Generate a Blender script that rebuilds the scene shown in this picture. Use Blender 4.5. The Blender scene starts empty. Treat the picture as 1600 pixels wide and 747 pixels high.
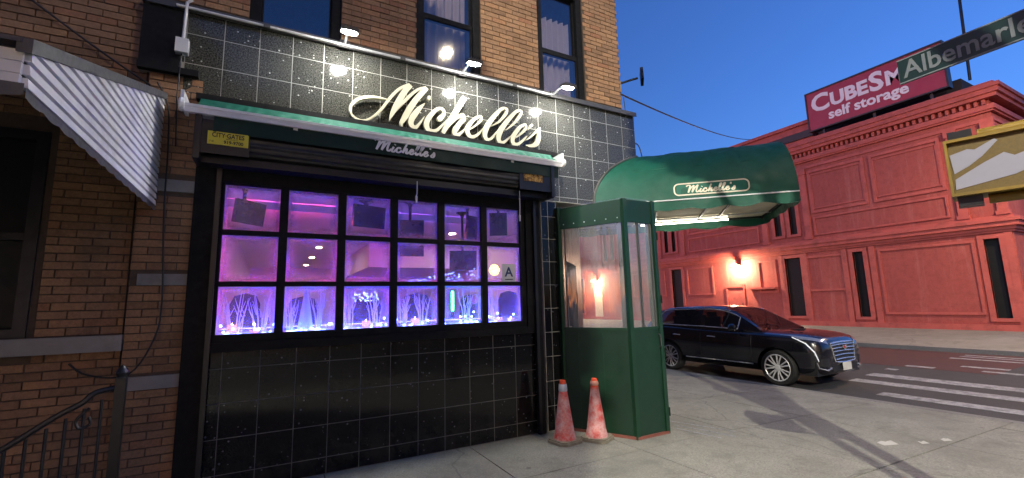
import bpy, bmesh, math, random
from mathutils import Vector, Matrix
from mathutils.bvhtree import BVHTree
random.seed(7)
SC = bpy.context.scene
COL = SC.collection
PI = math.pi

# ------------------------------------------------------------------ camera
cd = bpy.data.cameras.new('camera'); cam = bpy.data.objects.new('camera', cd); COL.objects.link(cam)
cd.sensor_width = 36.0; cd.lens = 692.214/1600*36; cd.clip_start = 0.05; cd.clip_end = 2000
yaw, pitch, roll = math.radians(28.597), math.radians(8.283), math.radians(-1.453)
fw = Vector((math.sin(yaw)*math.cos(pitch), math.cos(yaw)*math.cos(pitch), math.sin(pitch)))
r0 = Vector((math.cos(yaw), -math.sin(yaw), 0)); u0 = r0.cross(fw)
rv = r0*math.cos(roll)+u0*math.sin(roll); uv = u0*math.cos(roll)-r0*math.sin(roll)
mw = Matrix((rv, uv, -fw)).transposed().to_4x4(); mw.translation = (0.3602, -4.919, 1.594)
cam.matrix_world = mw; SC.camera = cam

# ------------------------------------------------------------------ sky, exposure
wd = bpy.data.worlds.new('World'); SC.world = wd; wd.use_nodes = True
nt = wd.node_tree; bgn = nt.nodes['Background']
sky = nt.nodes.new('ShaderNodeTexSky'); sky.sky_type = 'NISHITA'; sky.sun_disc = False
sky.sun_elevation = math.radians(2.8); sky.sun_rotation = math.radians(290); sky.ozone_density = 4.7
tint = nt.nodes.new('ShaderNodeMix'); tint.data_type = 'RGBA'; tint.blend_type = 'MULTIPLY'; tint.inputs[0].default_value = 1.0; tint.inputs[7].default_value = (1.45, .92, 1.10, 1)
nt.links.new(sky.outputs[0], tint.inputs[6]); nt.links.new(tint.outputs[2], bgn.inputs[0]); bgn.inputs[1].default_value = 0.112
SC.view_settings.view_transform = 'Standard'; SC.view_settings.look = 'None'
SC.view_settings.gamma = 1.0; SC.view_settings.use_curve_mapping = False
SC.view_settings.exposure = 2.35
SC.cycles.use_denoising = True
try: SC.cycles.denoiser = 'OPENIMAGEDENOISE'
except Exception: pass
SC.cycles.max_bounces = 8; SC.cycles.transparent_max_bounces = 16
SC.cycles.sample_clamp_indirect = 4.0; SC.cycles.caustics_reflective = False; SC.cycles.caustics_refractive = False

# ------------------------------------------------------------------ helpers
class MB:
    def __init__(s): s.v = []; s.f = []
    def add(s, vs, fs):
        o = len(s.v); s.v += [tuple(p) for p in vs]; s.f += [tuple(i+o for i in f) for f in fs]; return s
    def box(s, x0, x1, y0, y1, z0, z1):
        return s.add([(x0,y0,z0),(x1,y0,z0),(x1,y1,z0),(x0,y1,z0),(x0,y0,z1),(x1,y0,z1),(x1,y1,z1),(x0,y1,z1)],
                     [(0,3,2,1),(4,5,6,7),(0,1,5,4),(1,2,6,5),(2,3,7,6),(3,0,4,7)])
    def obox(s, o, u, v, w, a, b, c):
        """box centred at o with half sizes a,b,c along unit axes u,v,w"""
        o, u, v, w = Vector(o), Vector(u)*a, Vector(v)*b, Vector(w)*c
        p = [o-u-v-w, o+u-v-w, o+u+v-w, o-u+v-w, o-u-v+w, o+u-v+w, o+u+v+w, o-u+v+w]
        return s.add(p, [(0,3,2,1),(4,5,6,7),(0,1,5,4),(1,2,6,5),(2,3,7,6),(3,0,4,7)])
    def prism(s, pts, d):
        """polygon pts (3D) extruded along vector d"""
        d = Vector(d); n = len(pts); p = [Vector(q) for q in pts]
        fs = [tuple(range(n-1,-1,-1)), tuple(range(n,2*n))]+[(i,(i+1)%n,(i+1)%n+n,i+n) for i in range(n)]
        return s.add(p+[q+d for q in p], fs)
    def tube(s, path, r, n=8, caps=True):
        P = [Vector(p) for p in path]; m = len(P)
        R = r if isinstance(r, (list, tuple)) else [r]*m
        up = Vector((0,0,1)); vs = []; prev = None
        for i in range(m):
            t = (P[min(i+1,m-1)]-P[max(i-1,0)]).normalized()
            if prev is None:
                a = up if abs(t.z) < .9 else Vector((1,0,0)); x = t.cross(a).normalized()
            else: x = (prev-t*prev.dot(t)).normalized()
            prev = x; y = t.cross(x)
            vs += [P[i]+(x*math.cos(2*PI*k/n)+y*math.sin(2*PI*k/n))*R[i] for k in range(n)]
        fs = [(i*n+k, i*n+(k+1)%n, (i+1)*n+(k+1)%n, (i+1)*n+k) for i in range(m-1) for k in range(n)]
        if caps: fs += [tuple(range(n-1,-1,-1)), tuple(range((m-1)*n, m*n))]
        return s.add(vs, fs)
    def lathe(s, prof, c=(0,0,0), n=24, axis='z'):
        vs = []; m = len(prof)
        for r, h in prof:
            for k in range(n):
                a = 2*PI*k/n; x, y = r*math.cos(a), r*math.sin(a)
                vs.append((c[0]+x, c[1]+y, c[2]+h) if axis == 'z' else ((c[0]+h, c[1]+x, c[2]+y) if axis == 'x' else (c[0]+x, c[1]+h, c[2]+y)))
        fs = [(i*n+k, i*n+(k+1)%n, (i+1)*n+(k+1)%n, (i+1)*n+k) for i in range(m-1) for k in range(n)]
        return s.add(vs, fs)
    def grid(s, fn, nu, nv):
        vs = [fn(i/nu, j/nv) for j in range(nv+1) for i in range(nu+1)]
        return s.add(vs, [(j*(nu+1)+i, j*(nu+1)+i+1, (j+1)*(nu+1)+i+1, (j+1)*(nu+1)+i) for j in range(nv) for i in range(nu)])
    def sphere(s, c, r, n=8, m=5):
        return s.lathe([(max(1e-4, r*math.sin(PI*i/m)), -r*math.cos(PI*i/m)) for i in range(m+1)], c, n)
    def ribbon(s, L, R, n, d):
        """closed ribbon between outlines L and R (3D lists), thickness d along n"""
        n = Vector(n)*d; vs = []; m = len(L)
        for a, b in zip(L, R): a, b = Vector(a), Vector(b); vs += [a, b, b+n, a+n]
        fs = [(i*4+k, i*4+(k+1)%4, i*4+4+(k+1)%4, i*4+4+k) for i in range(m-1) for k in range(4)]
        fs += [(3,2,1,0), (m*4-4, m*4-3, m*4-2, m*4-1)]
        return s.add(vs, fs)
    def mesh(s, name, mat=None, off=(0,0,0), smooth=False, fix=True):
        me = bpy.data.meshes.new(name); o = Vector(off)
        me.from_pydata([tuple(Vector(p)-o) for p in s.v], [], s.f)
        if fix:
            b = bmesh.new(); b.from_mesh(me); bmesh.ops.recalc_face_normals(b, faces=b.faces); b.to_mesh(me); b.free()
        if smooth:
            me.polygons.foreach_set('use_smooth', [True]*len(me.polygons))
            try: me.set_sharp_from_angle(angle=math.radians(40))
            except Exception: pass
        if mat: me.materials.append(mat)
        me.update(); return me
    def build(s, name, mat, parent=None, smooth=False, local=False, fix=True):
        off = (0,0,0)
        if parent is not None and not local: off = parent.get('_o', (0,0,0))
        ob = bpy.data.objects.new(name, s.mesh(name, mat, off, smooth, fix)); COL.objects.link(ob)
        if parent is not None:
            ob.parent = parent
            if not local: ob['_o'] = tuple(off)
        return ob
def tag(o, label=None, cat=None, group=None, kind=None):
    if label: o['label'] = label
    if cat: o['category'] = cat
    if group: o['group'] = group
    if kind: o['kind'] = kind
    return o
def thing(name, label, cat, loc=(0,0,0), group=None, rz=0):
    o = bpy.data.objects.new(name, None); COL.objects.link(o); o.empty_display_size = .2
    o.location = loc; o.rotation_euler = (0,0,rz); o['_o'] = tuple(loc)
    return tag(o, label, cat, group)
def inst(name, me, parent, loc, rot=(0,0,0), scale=(1,1,1)):
    o = bpy.data.objects.new(name, me); COL.objects.link(o); o.parent = parent
    off = parent.get('_o', (0,0,0)) if parent is not None else (0,0,0)
    o.location = Vector(loc)-Vector(off); o.rotation_euler = rot; o.scale = scale; return o
def cr(P, k=6):
    """Catmull-Rom through tuples"""
    out = []; n = len(P)
    for i in range(n-1):
        p0, p1, p2, p3 = P[max(i-1,0)], P[i], P[i+1], P[min(i+2,n-1)]
        for j in range(k):
            t = j/k
            out.append(tuple(.5*((2*b)+(c-a)*t+(2*a-5*b+4*c-d)*t*t+(3*b-a-3*c+d)*t**3) for a,b,c,d in zip(p0,p1,p2,p3)))
    out.append(tuple(P[-1])); return out
def text_mesh(s, size, mat, right, up, origin, ext=.004, bold=0, align='LEFT', sx=1, shear=0):
    c = bpy.data.curves.new('lettering', 'FONT'); c.body = s; c.size = size; c.extrude = ext; c.offset = bold
    c.align_x = align; c.resolution_u = 3; c.shear = shear
    o = bpy.data.objects.new('lettering', c); COL.objects.link(o); bpy.context.view_layer.update()
    me = bpy.data.meshes.new_from_object(o.evaluated_get(bpy.context.evaluated_depsgraph_get()))
    COL.objects.unlink(o); bpy.data.objects.remove(o); bpy.data.curves.remove(c)
    R, U = Vector(right), Vector(up); N = R.cross(U); O = Vector(origin)
    for v in me.vertices: v.co = O+R*v.co.x*sx+U*v.co.y+N*v.co.z
    me.materials.clear(); me.materials.append(mat); return me
def put(name, me, parent):
    off = Vector(parent.get('_o', (0,0,0)))
    for v in me.vertices: v.co -= off
    o = bpy.data.objects.new(name, me); COL.objects.link(o); o.parent = parent; o['_o'] = tuple(off); return o

# ------------------------------------------------------------------ materials
def new_mat(name):
    m = bpy.data.materials.new(name); m.use_nodes = True; t = m.node_tree
    return m, t, t.nodes, t.links, t.nodes['Principled BSDF']
def ramp(N, L, src, stops):
    r = N.new('ShaderNodeValToRGB'); e = r.color_ramp.elements
    while len(e) < len(stops): e.new(.5)
    for i, (p, c) in enumerate(stops): e[i].position = p; e[i].color = (c[0],c[1],c[2],1) if not isinstance(c,(int,float)) else (c,c,c,1)
    L.new(src, r.inputs[0]); return r.outputs[0]
def noise(N, L, coord, scale, detail=4, rough=.6):
    n = N.new('ShaderNodeTexNoise'); n.inputs['Scale'].default_value = scale; n.inputs['Detail'].default_value = detail
    n.inputs['Roughness'].default_value = rough; L.new(coord, n.inputs['Vector']); return n.outputs[0]
def wpos(N):
    return N.new('ShaderNodeNewGeometry').outputs['Position']
def mixc(N, L, fac, a, b, mode='MIX'):
    m = N.new('ShaderNodeMix'); m.data_type = 'RGBA'; m.blend_type = mode
    for i, x in ((0, fac), (6, a), (7, b)):
        if isinstance(x, (int, float)): m.inputs[i].default_value = x
        elif isinstance(x, tuple): m.inputs[i].default_value = (x[0],x[1],x[2],1)
        else: L.new(x, m.inputs[i])
    return m.outputs[2]
def bump(N, L, h, strength, dist, P):
    b = N.new('ShaderNodeBump'); b.inputs['Strength'].default_value = strength; b.inputs['Distance'].default_value = dist
    L.new(h, b.inputs['Height']); L.new(b.outputs[0], P.inputs['Normal'])
def mat(name, col, rough=.6, metal=0, var=.25, scale=6, bmp=0, bscale=60, coat=0, spec=.5, rnd=0, grime=0):
    """principled surface with world-space mottling, optional per-object tint, grime and fine relief"""
    m, t, N, L, P = new_mat(name); g = wpos(N)
    c = mixc(N, L, noise(N, L, g, scale, 5), tuple(x*(1-var) for x in col), tuple(min(1, x*(1+var)) for x in col))
    if rnd:
        oi = N.new('ShaderNodeObjectInfo')
        c = mixc(N, L, 1.0, c, ramp(N, L, oi.outputs['Random'], [(0, 1-rnd), (1, 1+rnd*.0)]), 'MULTIPLY')
    if grime:
        c = mixc(N, L, ramp(N, L, noise(N, L, g, 2.3, 8, .7), [(.5, 0), (.75, grime)]), c, tuple(x*.35+.01 for x in col))
    L.new(c, P.inputs['Base Color'])
    rr = ramp(N, L, noise(N, L, g, scale*2.3, 4), [(.3, max(.02, rough*.8)), (.7, min(1, rough*1.2))]); L.new(rr, P.inputs['Roughness'])
    P.inputs['Metallic'].default_value = metal; P.inputs['Specular IOR Level'].default_value = spec
    if coat: P.inputs['Coat Weight'].default_value = coat; P.inputs['Coat Roughness'].default_value = .04
    if bmp: bump(N, L, noise(N, L, g, bscale, 6, .7), bmp, .01, P)
    return m
def emis(name, col, s):
    m, t, N, L, P = new_mat(name); P.inputs['Base Color'].default_value = (*[min(1,c) for c in col],1)
    P.inputs['Emission Color'].default_value = (*col,1); P.inputs['Emission Strength'].default_value = s; return m
X = {}
X['black_metal'] = mat('black metal', (.012,.012,.014), .35, 0, .3, 5, .15, 40)
X['dark_steel'] = mat('dark steel', (.03,.03,.033), .42, .6, .4, 9, .2, 40, grime=.5)
X['gate_steel'] = mat('gate steel', (.05,.05,.05), .45, .7, .5, 9, .2, 40, grime=.7)
X['grey_metal'] = mat('grey metal', (.085,.085,.085), .45, .4, .25, 7, .1, 60, grime=.4)
X['white_alu'] = mat('white enamel', (.72,.72,.72), .35, 0, .1, 5, .05, 80, grime=.35)
X['plastic_white'] = mat('white plastic', (.65,.65,.66), .4, 0, .1, 9)
X['cream'] = mat('cream letter paint', (.52,.49,.36), .45, 0, .08, 12, .05, 90)
X['grout'] = mat('grout', (.36,.355,.33), .85, 0, .25, 8, .2, 200)
X['grout_low'] = mat('dirty grout', (.15,.145,.14), .85, 0, .4, 6, .2, 200)
X['matte_black'] = mat('matte black board', (.007,.007,.008), .7, 0, .3, 8, spec=.2)
X['mortar'] = mat('mortar', (.11,.078,.056), .9, 0, .35, 14, .3, 160)
X['stone'] = mat('pale stone', (.26,.25,.235), .8, 0, .2, 8, .2, 60, grime=.5)
X['rubber'] = mat('rubber', (.012,.012,.012), .75, 0, .3, 30, .15, 120)
X['chrome'] = mat('chrome', (.70,.70,.72), .18, .8, .05, 5)
X['alloy'] = mat('alloy wheel paint', (.55,.55,.57), .3, .35, .05, 5)
X['green_ply'] = mat('green painted plywood', (.004,.025,.012), .45, 0, .35, 3.5, .12, 30, grime=.4)
X['green_frame'] = mat('green frame paint', (.005,.030,.014), .42, 0, .3, 8)
X['cable'] = mat('cable jacket', (.015,.014,.013), .55, 0, .2, 20)
X['yellow_housing'] = mat('yellow housing paint', (.20,.125,.010), .5, 0, .35, 9, .1, 60, grime=.75)
X['signal_lens'] = mat('unlit lens sheet', (.24,.24,.29), .35, 0, .06, 30)
X['white_paint'] = mat('road paint', (.62,.62,.60), .7, 0, .2, 14, .2, 90, grime=1)
def make_wornpaint():
    m, t, N, L, P = new_mat('worn road paint'); g = wpos(N)
    a = ramp(N, L, noise(N, L, g, 7, 9, .78), [(.40, 0), (.56, 1)]); b = ramp(N, L, noise(N, L, g, 45, 5, .8), [(.36, 0), (.50, 1)])
    f = N.new('ShaderNodeMath'); f.operation = 'MULTIPLY'; L.new(a, f.inputs[0]); L.new(b, f.inputs[1])
    h = N.new('ShaderNodeMath'); h.operation = 'MULTIPLY_ADD'; h.inputs[1].default_value = .62; h.inputs[2].default_value = .22; L.new(f.outputs[0], h.inputs[0])
    L.new(mixc(N, L, h.outputs[0], (.06,.06,.063), (.40,.41,.43)), P.inputs['Base Color']); P.inputs['Roughness'].default_value = .75
    bump(N, L, noise(N, L, g, 120, 5, .8), .35, .008, P); return m
X['paper'] = mat('paper litter', (.42,.41,.38), .8, 0, .1, 30)
X['curtain'] = mat('curtain cloth', (.62,.50,.48), .85, 0, .1, 12)
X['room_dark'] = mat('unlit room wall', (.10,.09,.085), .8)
def make_tile(name, lo, hi, fleck):
    m, t, N, L, P = new_mat(name); g = wpos(N)
    n1 = noise(N, L, g, 75, 4, .8); n2 = noise(N, L, g, 3, 5)
    c = mixc(N, L, ramp(N, L, n1, [(.42, 0), (.66, 1)]), lo, hi)
    v = N.new('ShaderNodeTexVoronoi'); v.inputs['Scale'].default_value = 34; L.new(g, v.inputs['Vector'])
    w = N.new('ShaderNodeTexWhiteNoise'); L.new(v.outputs['Position'], w.inputs['Vector'])
    thr = ramp(N, L, w.outputs['Value'], [(.86, 0), (.99, .32)])
    mt = N.new('ShaderNodeMath'); mt.operation = 'LESS_THAN'; L.new(v.outputs['Distance'], mt.inputs[0]); L.new(thr, mt.inputs[1])
    c = mixc(N, L, mt.outputs[0], c, fleck)
    c = mixc(N, L, ramp(N, L, n2, [(.5, 0), (.8, .45)]), c, tuple(x*.5 for x in hi))
    oi = N.new('ShaderNodeObjectInfo'); c = mixc(N, L, 1.0, c, ramp(N, L, oi.outputs['Random'], [(0, .72), (1, 1.0)]), 'MULTIPLY')
    sz = N.new('ShaderNodeSeparateXYZ'); L.new(g, sz.inputs[0])
    lowz = ramp(N, L, sz.outputs[2], [(.0, 1), (.45, 0)]); gm = N.new('ShaderNodeMath'); gm.operation = 'MULTIPLY'; L.new(lowz, gm.inputs[0]); L.new(ramp(N, L, noise(N, L, g, 6, 8, .8), [(.42, 0), (.68, .7)]), gm.inputs[1])
    c = mixc(N, L, gm.outputs[0], c, (.035,.033,.028))
    L.new(c, P.inputs['Base Color'])
    L.new(ramp(N, L, noise(N, L, g, 18, 5), [(.35, .05), (.75, .17)]), P.inputs['Roughness'])
    bump(N, L, noise(N, L, g, 9, 3), .05, .01, P)
    return m
X['tile'] = make_tile('speckled granite tile', (.014,.014,.013), (.15,.15,.128), (.5,.5,.46))
X['tile_shaded'] = make_tile('shaded black tile', (.004,.004,.0045), (.013,.013,.015), (.16,.16,.18))  # darker tile copy; the unlit lower wall's shade is put into its colour
X['tile_shaded'].node_tree.nodes['Principled BSDF'].inputs['Specular IOR Level'].default_value = .3
def make_brick(name, base, attr):
    m, t, N, L, P = new_mat(name); g = wpos(N)
    if attr:
        a = N.new('ShaderNodeAttribute'); a.attribute_name = 'tint'; rnd = a.outputs['Fac']
    else: rnd = N.new('ShaderNodeObjectInfo').outputs['Random']
    b = Vector(base)
    c = ramp(N, L, rnd, [(0, b*.70), (.25, b*.88), (.6, b), (.85, Vector((b.x*1.15,b.y*1.13,b.z*1.05))), (1, Vector((b.x*.92,b.y*.75,b.z*.72)))])
    c = mixc(N, L, .55, c, ramp(N, L, noise(N, L, g, 40, 6, .75), [(.3, .35), (.7, 1.2)]), 'MULTIPLY')
    c = mixc(N, L, ramp(N, L, noise(N, L, g, 1.7, 6, .7), [(.48, 0), (.8, .7)]), c, tuple(b*.3))
    L.new(c, P.inputs['Base Color']); P.inputs['Roughness'].default_value = .85
    bump(N, L, noise(N, L, g, 90, 6, .75), .5, .01, P); return m
X['brick'] = make_brick('tan brick', (.37,.21,.112), False)
X['brick_far'] = make_brick('tan brick field', (.37,.21,.112), True)
def make_concrete(name, lo, hi, spots=True, sc=1.0):
    m, t, N, L, P = new_mat(name); g = wpos(N)
    c = mixc(N, L, ramp(N, L, noise(N, L, g, .9*sc, 8, .65), [(.36, 0), (.66, 1)]), lo, hi)
    c = mixc(N, L, ramp(N, L, noise(N, L, g, 17, 7, .85), [(.36, .42), (.62, 0)]), c, (lo[0]*.4,lo[1]*.4,lo[2]*.4))
    c = mixc(N, L, ramp(N, L, noise(N, L, g, 150, 3, .8), [(.3, .45), (.7, 1.0)]), (lo[0]*.55,lo[1]*.55,lo[2]*.55), c)
    c = mixc(N, L, ramp(N, L, noise(N, L, g, 52, 5, .85), [(.38, .0), (.60, 1.0)]), (lo[0]*.6,lo[1]*.6,lo[2]*.6), c)
    if spots:
        v = N.new('ShaderNodeTexVoronoi'); v.inputs['Scale'].default_value = 3.4; L.new(g, v.inputs['Vector'])
        w = N.new('ShaderNodeTexWhiteNoise'); L.new(v.outputs['Position'], w.inputs['Vector'])
        thr = ramp(N, L, w.outputs['Value'], [(.35, 0), (1, .10)])
        mt = N.new('ShaderNodeMath'); mt.operation = 'LESS_THAN'; L.new(v.outputs['Distance'], mt.inputs[0]); L.new(thr, mt.inputs[1])
        sm = N.new('ShaderNodeMath'); sm.operation = 'MULTIPLY'; sm.inputs[1].default_value = .6; L.new(mt.outputs[0], sm.inputs[0])
        c = mixc(N, L, sm.outputs[0], c, (.06,.058,.055))
        st = noise(N, L, g, 2.6, 9, .75)
        c = mixc(N, L, ramp(N, L, st, [(.50, 0), (.70, .75)]), c, (lo[0]*.42,lo[1]*.42,lo[2]*.41))
        wv = N.new('ShaderNodeMix'); wv.data_type = 'RGBA'; wv.blend_type = 'ADD'; wv.inputs[0].default_value = .35; L.new(g, wv.inputs[6]); nn = N.new('ShaderNodeTexNoise'); nn.inputs['Scale'].default_value = 2.2; nn.inputs['Detail'].default_value = 6; L.new(g, nn.inputs['Vector']); L.new(nn.outputs['Color'], wv.inputs[7])
        ve_ = N.new('ShaderNodeTexVoronoi'); ve_.feature = 'DISTANCE_TO_EDGE'; ve_.inputs['Scale'].default_value = .27; L.new(wv.outputs[2], ve_.inputs['Vector'])
        c = mixc(N, L, ramp(N, L, ve_.outputs['Distance'], [(.0, .45), (.004, 0)]), c, (.04,.038,.035))
    L.new(c, P.inputs['Base Color']); P.inputs['Roughness'].default_value = .8
    bump(N, L, noise(N, L, g, 120, 5, .8), .35, .008, P); return m
X['concrete'] = make_concrete('sidewalk concrete', (.255,.25,.215), (.435,.43,.375))
X['kerb'] = make_concrete('kerb concrete', (.22,.22,.21), (.36,.35,.33), False)
X['asphalt'] = make_concrete('asphalt', (.040,.040,.044), (.075,.075,.08), False, 1.4)
X['bus_red'] = make_concrete('red bus lane paint', (.075,.024,.023), (.12,.036,.034), False, 2)
def make_red():
    m, t, N, L, P = new_mat('red painted masonry'); g = wpos(N)
    c = mixc(N, L, noise(N, L, g, .7, 7), (.37,.072,.058), (.49,.108,.086))
    c = mixc(N, L, ramp(N, L, noise(N, L, g, 5, 7, .75), [(.46, 0), (.72, .6)]), c, (.20,.042,.035))
    mpv = N.new('ShaderNodeMapping'); mpv.inputs['Scale'].default_value = (3,3,.25); L.new(g, mpv.inputs[0])
    c = mixc(N, L, ramp(N, L, noise(N, L, mpv.outputs[0], 1.0, 7, .75), [(.52, 0), (.70, .55)]), c, (.55,.20,.17))
    c = mixc(N, L, ramp(N, L, noise(N, L, g, 30, 5, .8), [(.35, .35), (.6, 0)]), c, (.14,.03,.028))
    L.new(c, P.inputs['Base Color']); P.inputs['Roughness'].default_value = .8
    b = N.new('ShaderNodeTexBrick'); mp = N.new('ShaderNodeMapping'); mp.inputs['Rotation'].default_value = (PI/2, 0, PI/2)
    sw = N.new('ShaderNodeSeparateXYZ'); cb = N.new('ShaderNodeCombineXYZ'); L.new(g, sw.inputs[0])
    L.new(sw.outputs[1], cb.inputs[0]); L.new(sw.outputs[2], cb.inputs[1]); L.new(cb.outputs[0], b.inputs['Vector'])
    b.inputs['Scale'].default_value = 1; b.inputs['Brick Width'].default_value = .22; b.inputs['Row Height'].default_value = .07; b.inputs['Mortar Size'].default_value = .008
    b.inputs['Color1'].default_value = (1,1,1,1); b.inputs['Color2'].default_value = (.8,.8,.8,1); b.inputs['Mortar'].default_value = (0,0,0,1)
    bump(N, L, b.outputs['Color'], .5, .012, P); return m
X['red'] = make_red()
X['red_trim'] = mat('red painted trim', (.47,.10,.08), .7, 0, .25, 3, .3, 30, grime=.7)
def make_glass(name, tint, rough=.02, dark=.9, refl=0):
    """window glass before a dim room: mostly dark, reflecting the street"""
    m, t, N, L, P = new_mat(name)
    P.inputs['Base Color'].default_value = (*tint,1); P.inputs['Roughness'].default_value = rough; P.inputs['Specular IOR Level'].default_value = .8
    bump(N, L, noise(N, L, wpos(N), 1.6, 2), .08, .05, P)
    tr = N.new('ShaderNodeBsdfTransparent'); mx = N.new('ShaderNodeMixShader'); mx.inputs[0].default_value = dark
    L.new(tr.outputs[0], mx.inputs[1]); L.new(P.outputs[0], mx.inputs[2])
    if refl:
        gl = N.new('ShaderNodeBsdfGlossy'); gl.inputs['Roughness'].default_value = .03; m2 = N.new('ShaderNodeMixShader'); m2.inputs[0].default_value = refl
        L.new(mx.outputs[0], m2.inputs[1]); L.new(gl.outputs[0], m2.inputs[2]); mx = m2
    L.new(mx.outputs[0], N['Material Output'].inputs[0]); return m
X['upper_glass'] = make_glass('upper window glass', (.012,.012,.022), .03, .22, .13)
X['black_glass'] = make_glass('blacked out glass', (.012,.014,.016), .12, 1.0)
X['dark_panel'] = mat('dark boarded glazing', (.012,.014,.015), .5, 0, .3, 5, spec=.25)
X['car_glass'] = make_glass('car glass', (.006,.007,.008), .01, .75)
def make_pane():
    m, t, N, L, P = new_mat('fogged window pane')
    tc = N.new('ShaderNodeTexCoord'); s = N.new('ShaderNodeSeparateXYZ'); L.new(tc.outputs['Generated'], s.inputs[0])
    def mth(op, a, b=None):
        n = N.new('ShaderNodeMath'); n.operation = op
        for i, x in enumerate((a, b)):
            if x is None: continue
            if isinstance(x, (int, float)): n.inputs[i].default_value = x
            else: L.new(x, n.inputs[i])
        return n.outputs[0]
    ex = mth('MINIMUM', s.outputs[0], mth('SUBTRACT', 1.0, s.outputs[0])); ez = mth('MINIMUM', s.outputs[2], mth('SUBTRACT', 1.0, s.outputs[2]))
    e = mth('ADD', mth('MINIMUM', ex, ez), mth('MULTIPLY', mth('SUBTRACT', noise(N, L, wpos(N), 11, 6, .7), .5), .20))
    fog = ramp(N, L, e, [(.0, .46), (.07, .27), (.18, .085), (.5, .04)])
    dr = ramp(N, L, noise(N, L, wpos(N), 160, 2), [(.45, .85), (.65, 1.15)])
    fog = mth('MULTIPLY', fog, dr)
    tr = N.new('ShaderNodeBsdfTransparent'); tl = N.new('ShaderNodeBsdfTranslucent'); tl.inputs[0].default_value = (.86,.86,.9,1)
    m1 = N.new('ShaderNodeMixShader'); L.new(fog, m1.inputs[0]); L.new(tr.outputs[0], m1.inputs[1]); L.new(tl.outputs[0], m1.inputs[2])
    gl = N.new('ShaderNodeBsdfGlossy'); gl.inputs['Roughness'].default_value = .12
    m2 = N.new('ShaderNodeMixShader'); m2.inputs[0].default_value = .03; L.new(m1.outputs[0], m2.inputs[1]); L.new(gl.outputs[0], m2.inputs[2])
    L.new(m2.outputs[0], N['Material Output'].inputs[0]); return m
X['pane'] = make_pane()
def make_vinyl():
    m, t, N, L, P = new_mat('scuffed clear vinyl'); g = wpos(N)
    mp = N.new('ShaderNodeMapping'); mp.inputs['Scale'].default_value = (9,9,1.6); L.new(g, mp.inputs[0])
    fog = ramp(N, L, noise(N, L, mp.outputs[0], 1.0, 7, .7), [(.35, .05), (.62, .14), (.8, .34)])
    tr = N.new('ShaderNodeBsdfTransparent'); df = N.new('ShaderNodeBsdfDiffuse'); df.inputs[0].default_value = (.6,.6,.6,1)
    tl = N.new('ShaderNodeBsdfTranslucent'); tl.inputs[0].default_value = (.6,.6,.6,1)
    a = N.new('ShaderNodeAddShader'); L.new(df.outputs[0], a.inputs[0]); L.new(tl.outputs[0], a.inputs[1])
    m1 = N.new('ShaderNodeMixShader'); L.new(fog, m1.inputs[0]); L.new(tr.outputs[0], m1.inputs[1]); L.new(df.outputs[0], m1.inputs[2])
    gl = N.new('ShaderNodeBsdfGlossy'); gl.inputs['Roughness'].default_value = .06
    b = N.new('ShaderNodeBump'); b.inputs['Strength'].default_value = .25; b.inputs['Distance'].default_value = .05
    L.new(noise(N, L, mp.outputs[0], .6, 3), b.inputs['Height']); L.new(b.outputs[0], gl.inputs['Normal'])
    m2 = N.new('ShaderNodeMixShader'); m2.inputs[0].default_value = .09; L.new(m1.outputs[0], m2.inputs[1]); L.new(gl.outputs[0], m2.inputs[2])
    L.new(m2.outputs[0], N['Material Output'].inputs[0]); return m
X['vinyl'] = make_vinyl()
def make_cloth(name, col, sc=260, spec=.3, rough=.6):
    m = mat(name, col, rough, 0, .25, 4, .12, sc, spec=spec, grime=.3); return m
X['white_paint'] = make_wornpaint()
X['canopy'] = make_cloth('green canopy vinyl', (.005,.070,.044))
X['awning_cloth'] = make_cloth('green awning cloth', (.010,.10,.066))
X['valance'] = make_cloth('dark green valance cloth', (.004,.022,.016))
X['canopy_lining'] = make_cloth('cream canopy lining', (.72,.66,.50), rough=.8)
X['alu_slat'] = mat('painted aluminium slat', (.80,.80,.82), .45, .1, .15, 3, .05, 40, grime=.6)
X['alu_trim'] = mat('weathered aluminium trim', (.10,.10,.11), .5, .3, .4, 12, .2, 40, grime=.8)

# ================================================================== the ground
def zroad(x): return -.26+max(0, x-9.2)*.01609
def zside(x): return 0 if x < 4.7 else -.13*(x-4.7)/4.5
def zfar(x): return (x-17.9)/5.1*.2155
tag(MB().add([(-700,-700,-.7),(700,-700,-.7),(700,700,-.7),(-700,700,-.7)], [(0,1,2,3)]).build('ground', X['kerb']), kind='structure')
m = MB()
xs = [-90, 9.2, 17.9]
m.grid(lambda u, v: ((xs[0], xs[1], xs[2])[round(u*2)], -90+v*230, zroad((xs[0], xs[1], xs[2])[round(u*2)])), 2, 6)
m.add([(17.9,-90,-.12),(120,-90,-.12),(120,-4.2,-.12),(17.9,-4.2,-.12)], [(0,1,2,3)])
road = tag(m.build('road', X['asphalt'], fix=False), kind='structure')
def paint(name, x0, x1, y0, y1, mt, h, skew=0.0):
    b = MB(); b.add([(x0,y0,zroad(x0)+h),(x1,y0,zroad(x1)+h),(x1+skew,y1,zroad(x1)+h),(x0+skew,y1,zroad(x0)+h),
                     (x0,y0,zroad(x0)-.01),(x1,y0,zroad(x1)-.01),(x1+skew,y1,zroad(x1)-.01),(x0+skew,y1,zroad(x0)-.01)],
                    [(0,1,2,3),(7,6,5,4),(0,4,5,1),(1,5,6,2),(2,6,7,3),(3,7,4,0)])
    return b.build(name, mt, road)
paint('bus_lane', 14.1, 17.72, -1.2, 90, X['bus_red'], .004)
for x0, x1, y0, y1 in ((12.28,12.70,-9,.42), (11.36,11.72,-9,.34), (10.30,10.62,-9,-.6)):
    paint('crosswalk_bar', x0, x1, y0, y1, X['white_paint'], .005)
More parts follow.
